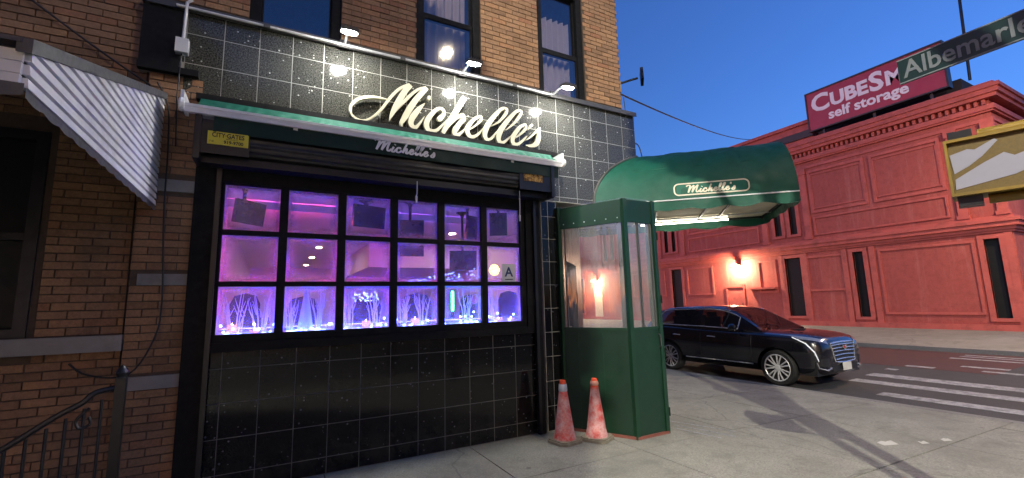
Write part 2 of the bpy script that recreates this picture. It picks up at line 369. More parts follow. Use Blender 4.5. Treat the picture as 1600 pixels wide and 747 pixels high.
for x0, x1, y0, y1 in ((13.40,13.58,.28,.5), (14.2,14.4,-.12,.42), (14.9,15.08,-1.2,-.4), (14.35,14.52,-2.6,-.9), (16.35,16.5,-2.6,.25), (16.85,16.97,-2.6,.2), (17.2,17.32,-2.6,.2), (13.85,14.0,2.5,5.0), (13.85,14.0,8,10.5), (13.85,14.0,13.5,16)):
    paint('lane_dash', x0, x1, y0, y1, X['white_paint'], .008)
sw = tag(MB().grid(lambda u, v: ((-40,4.7,9.05)[round(u*2)], -5.7+v*70, zside((-40,4.7,9.05)[round(u*2)])-.018), 2, 1).build('sidewalk', X['asphalt'], fix=False), kind='structure')
ST = 1.525; xk = [3.95+ST*i for i in range(-5, 4)]; yk = [-5.7+ST*j for j in range(0, 10)]
for i in range(len(xk)):
    x0, x1 = xk[i]+.008, (xk[i+1] if i+1 < len(xk) else 9.05)-.008
    if x1-x0 < .1: continue
    for j in range(len(yk)-1):
        y0, y1 = yk[j]+.008, yk[j+1]-.008
        if yk[j] > 1.2 and x1 < 5.3: continue
        d = random.uniform(-.002, .003)
        cut = [x0, 4.7, x1] if x0 < 4.7 < x1 else [x0, x1]
        b = MB()
        for k in range(len(cut)-1):
            a, c = cut[k], cut[k+1]
            b.add([(a,y0,zside(a)-.05),(c,y0,zside(c)-.05),(c,y1,zside(c)-.05),(a,y1,zside(a)-.05),(a,y0,zside(a)+d),(c,y0,zside(c)+d),(c,y1,zside(c)+d),(a,y1,zside(a)+d)],
                  [(0,3,2,1),(4,5,6,7),(0,1,5,4),(1,2,6,5),(2,3,7,6),(3,0,4,7)])
        b.build('slab', X['concrete'], sw)
for j in range(12):
    y0 = -5.7+j*2.4; MB().box(9.06, 9.2, y0+.004, y0+2.396, -.45, zside(9.05)+random.uniform(-.004,.003)).build('kerb_stone', X['kerb'], sw)
fs = tag(MB().add([(17.9,-4.2,0),(23.3,-4.2,zfar(23.3)),(23.3,80,zfar(23.3)),(17.9,80,0),(60,-4.2,zfar(23.3)),(60,.4,zfar(23.3)),(23.3,.4,zfar(23.3))], [(0,1,2,3),(1,4,5,6)]).build('far_sidewalk', X['concrete'], fix=False), kind='structure')
for j in range(20): MB().box(17.75, 17.9, -4.2+j*3+.004, -1.2+j*3-.004, -.5, .004).build('kerb_stone', X['kerb'], fs)

# ================================================================== brick building
bb = thing('brick_building', 'tan brick building with upper windows above the black tiled storefront', 'building', (-.5,.1,0))
def wall_holes(b, x0, x1, z0, z1, y0, y1, holes):
    """wall box with rectangular openings (hx0,hx1,hz0,hz1)"""
    xs = sorted({x0, x1, *[h[0] for h in holes], *[h[1] for h in holes]}); zs = sorted({z0, z1, *[h[2] for h in holes], *[h[3] for h in holes]})
    for i in range(len(xs)-1):
        for k in range(len(zs)-1):
            cx, cz = (xs[i]+xs[i+1])/2, (zs[k]+zs[k+1])/2
            if any(h[0] < cx < h[1] and h[2] < cz < h[3] for h in holes): continue
            b.box(xs[i], xs[i+1], y0, y1, zs[k], zs[k+1])
UW = [(.03,.93,4.55,6.35), (1.80,2.68,4.55,6.35), (3.58,4.42,4.55,6.35)]
LW = (-2.30,-1.33,1.42,3.12)
b = MB(); wall_holes(b, -12, 5.125, 4.4, 9.2, .075, .26, UW); wall_holes(b, -12, -.3, 0, 4.4, .075, .26, [LW])
b.box(-.71, -.3, .012, .075, 0, 3.83)
b.box(5.02, 5.125, .26, 14, 3.12, 9.2); b.box(5.02, 5.125, 1.9, 14, 0, 3.12)
b.box(-12, 5.125, 13.9, 14.1, 0, 9.2); b.box(-12.1, -12, 0.075, 14.1, 0, 9.2); b.box(-12, 5.125, .26, 13.9, 9.0, 9.2)
b.build('wall', X['mortar'], bb)
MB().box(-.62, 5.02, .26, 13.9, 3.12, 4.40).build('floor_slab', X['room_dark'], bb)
camP = Vector((.3602,-4.919,1.594))
def seen(p):
    d = Vector(p)-camP; z = d.dot(fw)
    if z <= .1: return 0
    x, y = d.dot(rv)/z*692.2, d.dot(uv)/z*692.2
    return (692.2/z)*(abs(d.y)/d.length) if abs(x) < 790 and abs(y) < 370 else 0
bl, BH, BL_ = [], .0677, .2135
def course(x0, x1, zi, y, holes):
    z = zi*BH; off = (BL_/2 if zi % 2 else 0); x = x0-off
    while x < x1:
        a, c = max(x, x0)+.005, min(x+BL_, x1)-.005; x += BL_
        if c-a < .03: continue
        for h in holes:
            if h[2]-.005 < z+BH/2 < h[3]+.005:
                if a >= h[0]-.002 and c <= h[1]+.002: a = c
                elif a < h[0] < c and c <= h[1]+.002: c = h[0]
                elif c > h[1] > a and a >= h[0]-.002: a = h[1]
                elif a < h[0] and c > h[1]: c = h[0]
        if c-a > .03: bl.append((a, c, y+random.uniform(-.003,.003), z+.005+random.uniform(-.001,.001), z+BH-.005))
for zi in range(68, 112): course(-2.7, 5.13, zi, .06, UW)
for zi in range(0, 68): course(-2.7, -.715, zi, .06, [(LW[0]-.05,LW[1]+.05,LW[2]-.18,LW[3]+.1), (-2.8,-.6,1.28,1.42)])
BANDS = [(.95,1.06), (1.83,1.93), (2.68,2.79)]
for zi in range(0, 56): course(-.715, -.3, zi, 0, [(-.8,-.2,z0-.03,z1+.03) for z0, z1 in BANDS])
bl.sort(key=lambda q: -seen(((q[0]+q[1])/2, q[2], q[3])))
cache = {}
for a, c, y, z0, z1 in bl[:300]:
    k = round(c-a, 3)
    if k not in cache: cache[k] = MB().box(-k/2, k/2, 0, .02, 0, BH-.010).mesh('brick', X['brick'])
    inst('brick', cache[k], bb, ((a+c)/2, y, z0), (random.uniform(-.01,.01), random.uniform(-.006,.006), random.uniform(-.008,.008)))
m = MB(); tints = []
for a, c, y, z0, z1 in bl[300:]: m.box(a, c, y, y+.02, z0, z1); tints += [random.random()]*8
fo = m.build('brick_field', X['brick_far'], bb, fix=False); fo['kind'] = 'stuff'
at = fo.data.attributes.new('tint', 'FLOAT', 'POINT'); at.data.foreach_set('value', tints)
for z0, z1 in BANDS: MB().box(-.66, -.305, -.012, .04, z0, z1).build('stone_band', X['stone'], bb)
MB().box(-2.7, -.72, -.02, .07, 1.285, 1.415).build('stone_ledge', X['stone'], bb)
# upper sash windows
for k, (x0, x1, z0, z1) in enumerate(UW):
    f = MB(); yo = .10
    f.box(x0, x0+.10, yo, .24, z0, z1); f.box(x1-.10, x1, yo, .24, z0, z1); f.box(x0+.1, x1-.1, yo, .24, z1-.1, z1); f.box(x0+.1, x1-.1, yo, .24, z0, z0+.05)
    w = f.build('window', X['matte_black'], bb)
    zm = 5.27
    MB().box(x0+.1, x1-.1, yo+.03, .20, zm-.035, zm+.035).build('meeting_rail', X['matte_black'], w)
    for nm, a, c, yy in (('lower_sash', z0+.05, zm-.035, .13), ('upper_sash', zm+.035, z1-.1, .165)):
        s = MB(); s.box(x0+.1, x0+.125, yy, yy+.03, a, c); s.box(x1-.125, x1-.1, yy, yy+.03, a, c); s.box(x0+.125, x1-.125, yy, yy+.03, a, a+.02)
        s.build('sash', X['matte_black'], w)
        MB().box(x0+.125, x1-.125, yy+.012, yy+.018, a+.02, c).build('pane', X['upper_glass'], w)
    if k > 0:
        cw = MB(); xa, xb = x0+.14, x1-.14-(0 if k == 1 else .0)
        cw.grid(lambda u, v: (xa+(xb-xa)*u, .30+.035*math.sin(u*34+k)+.01*math.sin(v*5), z0+.1+(5.92-z0-.1 if k == 2 else z1-z0-.1)*v), 60, 6)
        cw.build('curtain', X['curtain'], w, smooth=True, fix=False)
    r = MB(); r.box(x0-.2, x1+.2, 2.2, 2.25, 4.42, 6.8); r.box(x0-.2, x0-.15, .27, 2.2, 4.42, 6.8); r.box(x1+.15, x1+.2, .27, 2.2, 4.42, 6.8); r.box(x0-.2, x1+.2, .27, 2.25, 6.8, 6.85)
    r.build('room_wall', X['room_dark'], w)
# ground floor window at the left
x0, x1, z0, z1 = LW
f = MB(); f.box(x0, x0+.08, .05, .22, z0, z1); f.box(x1-.08, x1, .05, .22, z0, z1); f.box(x0+.08, x1-.08, .05, .22, z1-.08, z1); f.box(x0+.08, x1-.08, .05, .22, z0, z0+.07); f.box(x0+.08, x1-.08, .08, .2, 2.2, 2.26)
w = f.build('window', X['dark_steel'], bb)
MB().box(x0+.08, x1-.08, .14, .146, z0+.07, 2.2).build('pane', X['dark_panel'], w); MB().box(x0+.08, x1-.08, .16, .166, 2.26, z1-.08).build('pane', X['dark_panel'], w)

# ================================================================== tiled storefront
sf = thing('tiled_storefront', 'black granite tiled storefront with a grid window glowing pink and blue', 'storefront', (1.7,0,0))
CH0, CH1 = (3.76,.02), (5.29,1.55)      # the cut corner of the ground floor
MB().box(-.3, 3.45, .0025, .24, 0, 1.225).build('base_wall', X['grout_low'], sf)
b = MB()
b.box(-.8, 5.292, .0025, .26, 3.80, 4.48); b.box(-.3, 5.292, .0025, .26, 3.42, 3.80); b.box(-.3, 5.292, .0025, .24, 2.96, 3.42)
b.box(3.49, 3.735, .0025, .3, 0, 2.96)
b.box(5.135, 5.292, .26, 4.0, 2.96, 4.48)
b.build('wall', X['grout'], sf)
MB().add([(3.74,.24,2.95),(5.29,.24,2.95),(5.29,1.75,2.95),(3.74,.25,2.95),(3.74,.24,2.955),(5.29,.24,2.955),(5.29,1.75,2.955)], [(0,1,2,3)]).build('soffit', X['canopy_lining'], sf, fix=False)
m = MB(); dv = Vector((CH1[0]-CH0[0], CH1[1]-CH0[1], 0)).normalized(); nv = Vector((dv.y, -dv.x, 0))
def chm(s0, s1, z0, z1, o0, o1):
    c = Vector((CH0[0],CH0[1],0))+dv*(s0+s1)/2+nv*(o0+o1)/2; c.z = (z0+z1)/2
    return (c, dv, nv, (0,0,1), (s1-s0)/2, (o1-o0)/2, (z1-z0)/2)
m.obox(*chm(0, .5, 0, 2.95, -.25, 0)); m.obox(*chm(1.6, 2.16, 0, 2.95, -.25, 0)); m.obox(*chm(.5, 1.6, 2.2, 2.95, -.25, 0)); m.box(5.135, 5.29, 1.75, 4.0, 0, 2.95)
m.build('corner_wall', X['black_metal'], sf)
d = MB().obox(*chm(.5, 1.6, .02, 2.2, -.2, -.15)).build('door', X['dark_steel'], sf)
MB().obox(*chm(.62, 1.48, .3, 2.08, -.15, -.14)).build('door_pane', X['black_glass'], d); MB().obox(*chm(1.5, 1.53, .95, 1.2, -.15, -.10)).build('handle', X['chrome'], d)
# tiles
TL = .305
def tile(x0, x1, z0, z1, mt='tile', jit=.0040):
    g = .0034; k = (round(x1-x0,3), round(z1-z0,3), mt)
    if k not in tile.c:
        w_, h_ = k[0]/2-g, k[1]/2-g; q = .0016
        tile.c[k] = MB().add([(-w_,.012,-h_),(w_,.012,-h_),(w_,.012,h_),(-w_,.012,h_),(-w_,.0016,-h_),(w_,.0016,-h_),(w_,.0016,h_),(-w_,.0016,h_),(-w_+q,0,-h_+q),(w_-q,0,-h_+q),(w_-q,0,h_-q),(-w_+q,0,h_-q)],
            [(8,9,10,11),(4,5,9,8),(5,6,10,9),(6,7,11,10),(7,4,8,11),(0,1,5,4),(1,2,6,5),(2,3,7,6),(3,0,4,7)]).mesh('tile', X[mt])
    inst('tile', tile.c[k], sf, ((x0+x1)/2, random.uniform(-.0006,.0006), (z0+z1)/2), (random.uniform(-jit,jit), 0, random.uniform(-jit,jit)))
tile.c = {}
zl = [0.004, .157, .462, .767, 1.0716, 1.222]
for i in range(-1, 11):
    for j in range(5):
        a, c = i*TL, min((i+1)*TL, 3.42); tile(a, c, zl[j], zl[j+1], 'tile_shaded')
zu = [2.965, 3.032, 3.337, 3.642, 3.947, 4.252, 4.478]
for i in range(-2, 18):
    a, c = -.1593+i*TL, min(-.1593+(i+1)*TL, 5.292)
    for j in range(6):
        if j < 2 and a < 3.5: continue
        if j == 3 and a < -.5 or j == 2 and a < -.4: continue
        if j == 2 and a < 3.4: continue
        tile(max(a, -.78), c, zu[j], zu[j+1])
zp = [.004, .30, .605, .91, 1.215, 1.52, 1.825, 2.13, 2.435, 2.74, 2.955]
for j in range(10): tile(3.495, 3.60, zp[j], zp[j+1], 'tile_shaded'); tile(3.60, 3.732, zp[j], zp[j+1], 'tile_shaded')
b = MB(); b.box(-.82, 5.30, -.045, .08, 4.482, 4.515); b.box(-.82, 5.30, -.055, -.045, 4.455, 4.52); b.build('coping', X['grey_metal'], sf)
b = MB(); b.box(-.80, -.34, -.06, .008, 3.80, 3.86); b.box(-.80, -.50, -.03, .008, 3.86, 4.45); b.build('corner_trim', X['matte_black'], sf)
# grid window
GX = [-.07+.552*i for i in range(7)]; GZ = [2.80-.491*i for i in range(4)]
b = MB(); b.box(-.305, -.115, -.03, .2, 0.0, 2.96); b.build('jamb', X['matte_black'], sf)
b = MB(); b.box(3.23, 3.335, -.03, .2, 1.222, 2.96); b.box(3.335, 3.43, -.05, .2, 0, 2.96); b.build('jamb', X['matte_black'], sf)
MB().box(-.115, 3.23, -.01, .2, 2.80+.012, 2.96).build('head', X['matte_black'], sf)
MB().box(-.115, 3.23, -.035, .25, 1.222, 1.302).build('sill', X['matte_black'], sf)
pw, ph = .475, .443
for i in range(5):
    x = GX[i]+pw; MB().box(x, x+.077, .0, .09, 1.302, 2.812).build('mullion', X['matte_black'], sf)
MB().box(-.115, GX[0], .0, .09, 1.302, 2.812).build('mullion', X['matte_black'], sf); MB().box(GX[5]+pw, 3.23, .0, .09, 1.302, 2.812).build('mullion', X['matte_black'], sf)
pm_ = MB().box(-pw/2-.004, pw/2+.004, -.003, .003, -ph/2-.004, ph/2+.004).mesh('pane', X['pane'])
for r in range(3):
    for i in range(6):
        x = GX[i]; zt = GZ[r]
        inst('pane', pm_, sf, (x+pw/2, .045, zt-ph/2))
        if r < 2: MB().box(x, x+pw, .003, .087, zt-.491, zt-ph).build('glazing_bar', X['matte_black'], sf)
MB().box(-.07, 3.165, .003, .087, 1.302, GZ[2]-ph).build('glazing_bar', X['matte_black'], sf)
MB().box(-.07, 3.165, .003, .087, 2.80, 2.812).build('glazing_bar', X['matte_black'], sf)

# ================================================================== room behind the window
X['wall_in'] = mat('painted plaster', (.62,.58,.55), .7, 0, .1, 2)
X['ceil_in'] = mat('ceiling paint', (.70,.68,.66), .8, 0, .06, 2)
X['floor_in'] = mat('dark floor', (.06,.045,.04), .4)
b = MB(); b.box(-.45, -.31, .24, 13, 0, 3.1); b.box(-.45, 5.0, 12.9, 13, 0, 3.1); b.box(4.9, 5.0, 2.0, 13, 0, 3.1)
b.obox(*chm(.0, 2.3, 0, 3.1, -.40, -.28)); tag(b.build('interior_wall', X['wall_in']), kind='structure')
tag(MB().box(-.45, 5.0, .26, 13, 3.06, 3.10).build('interior_ceiling', X['ceil_in']), kind='structure')
tag(MB().box(-.45, 3.6, .26, 13, -.02, .01).build('interior_floor', X['floor_in']), kind='structure')
# dropped soffit and bar counter deep in the room
tag(MB().box(2.3, 4.88, 5.5, 9.0, 2.5, 3.05).build('bar_soffit', X['wall_in']), kind='structure')
bar = thing('bar_counter', 'dark bar counter with bottles deep inside the purple room', 'bar counter', (.4,6,0))
MB().box(-.2, .9, 5.4, 6.0, 0.01, 1.08).build('counter', X['floor_in'], bar); MB().box(-.25, .95, 5.35, 6.05, 1.08, 1.13).build('counter_top', X['dark_steel'], bar)
X['bottle'] = mat('bottle glass', (.05,.09,.03), .08)
for k in range(7):
    o = MB().lathe([(.0001,0),(.035,0),(.036,.18),(.013,.24),(.013,.31),(.0001,.31)], (-.1+k*.15, 5.7+.05*(k%2), 1.131), 10).build('bottle', X['bottle'], smooth=True)
    tag(o, ('leftmost dim bottle on the bar counter inside', 'second bottle from the left on the bar counter', 'third bottle from the left on the bar counter', 'middle bottle of seven on the bar counter', 'third bottle from the right on the bar counter', 'second bottle from the right on the bar counter', 'rightmost dim bottle on the bar counter inside')[k], 'bottle', 'bottles on the bar')
def led(name, label, x0, x1, y, z, col, s):
    t = thing(name, label, 'light tube', ((x0+x1)/2, y, z))
    MB().box(x0, x1, y-.03, y+.03, z+.018, z+.045).build('housing', X['white_alu'], t); MB().box(x0-.1, x1+.1, y-.16, y-.15, z-.055, z+.055).build('baffle', X['wall_in'], t)
    MB().tube([(x0+.02,y,z), (x1-.02,y,z)], .014, 8).build('tube', emis(name+' glow', col, s), t)
led('pink_light_tube', 'pink glowing light tube on the ceiling at the left of the room', -.2, 1.2, 2.0, 3.0, (1,.07,.36), 50)
led('violet_light_tube', 'violet glowing light tube on the ceiling in the middle of the room', 1.4, 2.5, 2.1, 3.0, (.38,.09,1), 44)
led('purple_light_tube', 'purple glowing light tube on the ceiling at the right of the room', 2.7, 3.8, 2.1, 3.0, (.40,.09,1), 34)
for k, (x, y) in enumerate(((1.335,6.6), (1.36,9.0), (1.37,11.5), (4.1,4.6), (3.6,3.6))):
    t = thing('ceiling_downlight', ('round white ceiling downlight nearest the window', 'round white ceiling downlight in the middle of the row', 'round white ceiling downlight farthest from the window', 'round ceiling downlight right of the row beyond the soffit', 'round ceiling downlight before the soffit')[k], 'ceiling light', (x,y,3.05), 'ceiling downlights in the room')
    MB().lathe([(.06,0),(.085,-.012),(.085,.008)], (x,y,3.05), 16).build('ring', X['white_alu'], t)
    MB().lathe([(.0001,-.006),(.06,-.006)], (x,y,3.05), 16).build('lens', emis('downlight lens', (1,.70,.45), 70), t)
# window ledge with snow, lights, twigs and candles
tag(MB().box(-.11, 3.22, .10, .62, 1.25, 1.315).build('window_ledge', X['wall_in']), kind='structure')
X['snow'] = mat('fake snow', (.82,.84,.88), .8, 0, .05, 30, .5, 70)
def snowz(x, y): return 1.33+.028*(math.sin(x*7.1+y*9)*.5+math.sin(x*17.3+1.3)*.3+math.sin(y*23+x*5)*.3)+.03*math.sin(PI*min(1,max(0,(y-.11)/.5)))
sn = MB().grid(lambda u, v: (-.10+3.3*u, .105+.50*v, snowz(-.10+3.3*u, .105+.50*v)), 160, 20).build('artificial_snow', X['snow'], smooth=True, fix=False)
tag(sn, 'white artificial snow lying on the window ledge', 'artificial snow', kind='stuff')
fl = thing('fairy_light_string', 'string of blue white fairy lights lying on the snow', 'fairy lights', (1.6,.25,1.34))
bm_ = MB().sphere((0,0,0), .0125, 8, 6).mesh('bulb', emis('fairy bulb', (.14,.27,1.0), 7), smooth=True)
pth = []
for k in range(150):
    x = -.05+3.2*(k+random.uniform(-.3,.3))/149; y = .20+.09*math.sin(k*1.9)+random.uniform(-.04,.09); z = snowz(x, y)+.012+(random.random() < .2)*random.uniform(.02,.12)
    pth.append((x, y, z-.008)); inst('bulb', bm_, fl, (x, y, z))
MB().tube(cr(pth, 3), .0016, 4).build('wire', X['cable'], fl)
cl = thing('fairy_light_garland', 'cloud of tiny blue lights hanging in the right half of the window', 'fairy lights', (2.6,1.0,2.0))
bm2 = MB().sphere((0,0,0), .007, 6, 4).mesh('bulb', emis('blue garland bulb', (.10,.16,1.0), 4), smooth=True)
pth = []
for k in range(90):
    u = random.random(); x = 1.9+1.2*u; z = 1.88+.12*u+random.uniform(-.03,.10)*(.4+u); y = 1.0+random.uniform(-.1,.1); pth.append((x,y,z)); inst('bulb', bm2, cl, (x,y,z))
pth.sort(); MB().tube(pth, .0012, 4).build('wire', X['cable'], cl)
cl = thing('fairy_light_garland', 'cluster of blue lights above the candle in the third lower pane', 'fairy lights', (1.3,.5,1.75))
pth = []
for k in range(46):
    x = 1.17+.32*random.random(); z = 1.70+random.uniform(-.04,.07); y = .5+random.uniform(-.05,.05); pth.append((x,y,z)); inst('bulb', bm2, cl, (x,y,z))
pth.sort(); MB().tube(pth, .0012, 4).build('wire', X['cable'], cl)
# low blue strip that washes the ledge
t = thing('blue_light_strip', 'blue glowing strip along the front edge of the window ledge', 'light strip', (1.6,.12,1.33))
MB().box(-.09, 3.19, .112, .122, 1.318, 1.326).build('channel', X['white_alu'], t); MB().box(-.08, 3.18, .111, .123, 1.327, 1.333).build('diffuser', emis('blue strip glow', (.005,.007,1.0), 60), t)
t = thing('blue_light_strip', 'blue glowing strip along the back edge of the window ledge', 'light strip', (1.6,.61,1.33))
MB().box(-.09, 3.19, .612, .622, 1.40, 1.41).build('channel', X['white_alu'], t); MB().box(-.08, 3.18, .606, .612, 1.40, 1.41).build('diffuser', emis('blue back strip glow', (.008,.007,1.0), 36), t)
X['candle'] = emis('lit candle wax', (1.0,.42,.16), .14)
X['flame'] = emis('candle flame', (1.0,.55,.18), 14)
for k, (x, y, w_, h_, lab) in enumerate(((.045,.25,.085,.10,'tall square candle at the far left of the ledge'), (.235,.22,.085,.075,'short square candle next to the tall one at the left'), (1.308,.27,.07,.115,'bright square candle under the blue light cluster'),
        (1.86,.25,.075,.09,'square candle among twigs in the fourth lower pane'), (2.95,.25,.075,.06,'short square candle left in the last lower pane'), (3.14,.27,.07,.075,'square candle at the far right of the ledge'))):
    t = thing('candle', lab, 'candle', (x,y,snowz(x,y)-.01), 'candles on the window ledge')
    z = snowz(x,y)-.01; q = w_/2
    MB().add([(x-q,y-q,z),(x+q,y-q,z),(x+q,y+q,z),(x-q,y+q,z),(x-q,y-q,z+h_),(x+q,y-q,z+h_),(x+q,y+q,z+h_),(x-q,y+q,z+h_),(x-q*.7,y-q*.7,z+h_-.015),(x+q*.7,y-q*.7,z+h_-.015),(x+q*.7,y+q*.7,z+h_-.015),(x-q*.7,y+q*.7,z+h_-.015)],
        [(0,3,2,1),(0,1,5,4),(1,2,6,5),(2,3,7,6),(3,0,4,7),(4,5,9,8),(5,6,10,9),(6,7,11,10),(7,4,8,11),(8,9,10,11)]).build('wax', X['candle'], t, fix=False)
    MB().lathe([(.0001,0),(.006,.008),(.004,.02),(.0001,.032)], (x,y,z+h_-.012), 8).build('flame', X['flame'], t, smooth=True)
X['twig'] = mat('white twig', (.80,.78,.82), .6, 0, .2, 30)
for k, (x, n, sp, lab) in enumerate(((.06,9,.13,'white twigs behind the tall candle at the left'), (.29,8,.12,'white twigs at the right edge of the first lower pane'), (.56,7,.06,'white twigs left of the white cone tree'), (.84,8,.07,'white twigs right of the white cone tree'),
        (1.14,6,.06,'white twigs left of the bright candle'), (1.44,8,.07,'white twigs right of the bright candle'), (1.72,9,.10,'white twigs in the left half of the fourth lower pane'), (1.97,9,.10,'white twigs in the right half of the fourth lower pane'), (2.55,7,.05,'white twigs beside the pink ornament'), (2.95,8,.09,'white twigs in the last lower pane'))):
    m = MB()
    for q in range(n):
        a = random.uniform(-1,1); bx = x+a*sp*.5; by = .36+random.uniform(-.06,.08); lean = a*sp*.7+random.uniform(-.03,.03); hh = random.uniform(.34,.50)
        m.tube(cr([(bx,by,1.33),(bx+lean*.2+random.uniform(-.012,.012),by,1.33+hh*.35),(bx+lean*.6+random.uniform(-.015,.015),by+.02,1.33+hh*.7),(bx+lean,by+.03,1.33+hh)], 3), [.0080-.006*i/9 for i in range(10)], 5)
        m.tube([(bx+lean*.4,by+.01,1.33+hh*.52),(bx+lean*.4+random.choice((-1,1))*.04,by,1.33+hh*.78)], [.0045,.002], 4)
    tag(m.build('twig_bundle', X['twig'], smooth=True), lab, 'twigs', 'white twigs on the ledge')
o = MB().lathe([(.0001,0),(.085,0),(.075,.08),(.062,.16),(.046,.27),(.03,.38),(.012,.46),(.0001,.49)], (.70,.34,1.33), 20).build('cone_tree', X['snow'], smooth=True)
tag(o, 'white cone shaped tree in the second lower pane', 'decoration')
X['booth'] = mat('dark booth leather', (.012,.010,.014), .6)
for k, (x, w_, h_, lab) in enumerate(((.12,.30,1.78,'dark tall booth back behind the first lower pane'), (.70,.34,1.74,'dark tall booth back behind the white cone tree'), (1.42,.36,1.72,'dark tall booth back behind the bright candle'), (2.05,.40,1.76,'dark tall booth back behind the fourth lower pane'), (2.80,.26,1.74,'dark tall booth back behind the fifth lower pane'), (3.42,.30,1.78,'dark tall booth back behind the last lower pane'))):
    t = thing('booth_seat', lab, 'booth seat', (x,.95,.01), 'booth seats inside the window')
    q = [(x-w_/2,.80,.01), (x+w_/2,.80,.01), (x+w_/2*.96,.82,h_-.12), (x+w_/2*.7,.82,h_-.03), (x,.82,h_), (x-w_/2*.7,.82,h_-.03), (x-w_/2*.96,.82,h_-.12)]
    MB().prism(q, (0,.07,0)).build('back', X['booth'], t); MB().box(x-w_/2, x+w_/2, .88, 1.35, .01, .48).build('seat', X['booth'], t)
X['tv'] = mat('black plastic', (.010,.010,.012), .25)
def tv(name, lab, cat, x, y, z, w_, h_, rz, tilt, to_ceil=True):
    t = thing(name, lab, cat, (x,y,z), None, rz)
    c, s = math.cos(tilt), math.sin(tilt)
    MB().obox((0,0,0), (1,0,0), (0,c,s), (0,-s,c), w_/2, .025, h_/2).build('screen', X['tv'], t, local=True)
    MB().obox((0,.045,0), (1,0,0), (0,c,s), (0,-s,c), w_*.3, .03, h_*.3).build('back_box', X['tv'], t, local=True)
    if to_ceil:
        MB().tube([(0,.09,h_*.1),(0,.09,3.05-z)], .02, 8).build('pole', X['tv'], t, local=True)
        MB().lathe([(.02,-.09),(.035,-.04),(.10,-.008),(.10,0)], (0,.09,3.055-z), 14).build('ceiling_cup', X['tv'], t, local=True)
tv('television', 'small black television on a ceiling mount in the top left pane', 'television', .10, 1.0, 2.72, .38, .27, .75, .15)
tv('television', 'black television hanging in the third top pane', 'television', 1.50, 1.25, 2.82, .46, .30, .3, .1)
tv('television', 'black television hanging across the fourth column of panes', 'television', 2.02, 1.05, 2.52, .36, .50, -.2, 0)
tv('television', 'dark television low in the fifth middle pane', 'television', 2.98, 1.5, 2.28, .42, .30, -.3, .1)
tv('loudspeaker', 'black hanging loudspeaker in the fifth top pane', 'loudspeaker', 2.90, .95, 2.70, .20, .34, .4, .2)
tv('loudspeaker', 'black hanging loudspeaker in the last top pane', 'loudspeaker', 3.28, .85, 2.76, .26, .34, -.5, .1)
t = thing('light_stick', 'green glowing vertical light stick in the fifth lower pane', 'light stick', (2.39,.42,1.40))
MB().box(2.365, 2.415, .425, .435, 1.42, 1.78).build('backing', X['tv'], t)
MB().box(2.375, 2.405, .412, .424, 1.52, 1.77).build('tube', emis('green light stick glow', (.05,1,.25), 3.5), t)
o = MB().lathe([(.0001,-.085),(.05,-.07),(.085,0),(.05,.07),(.0001,.085)], (3.42,1.3,2.12), 14).build('yellow_lantern', emis('yellow lantern glow', (1,.72,.1), 1.6), smooth=True); tag(o, 'round yellow lantern seen beside the grade card', 'lantern')
o = MB().lathe([(.0001,-.06),(.035,-.05),(.055,0),(.035,.05),(.012,.07),(.0001,.075)], (2.68,.4,1.66), 12).build('pink_ornament', mat('pink ornament', (.6,.12,.12), .4), smooth=True); tag(o, 'pink round ornament hanging in the fifth lower pane', 'ornament')
MB().tube([(2.68,.4,1.73),(2.68,.4,3.05)], .0015, 4).build('string', X['cable'], o)
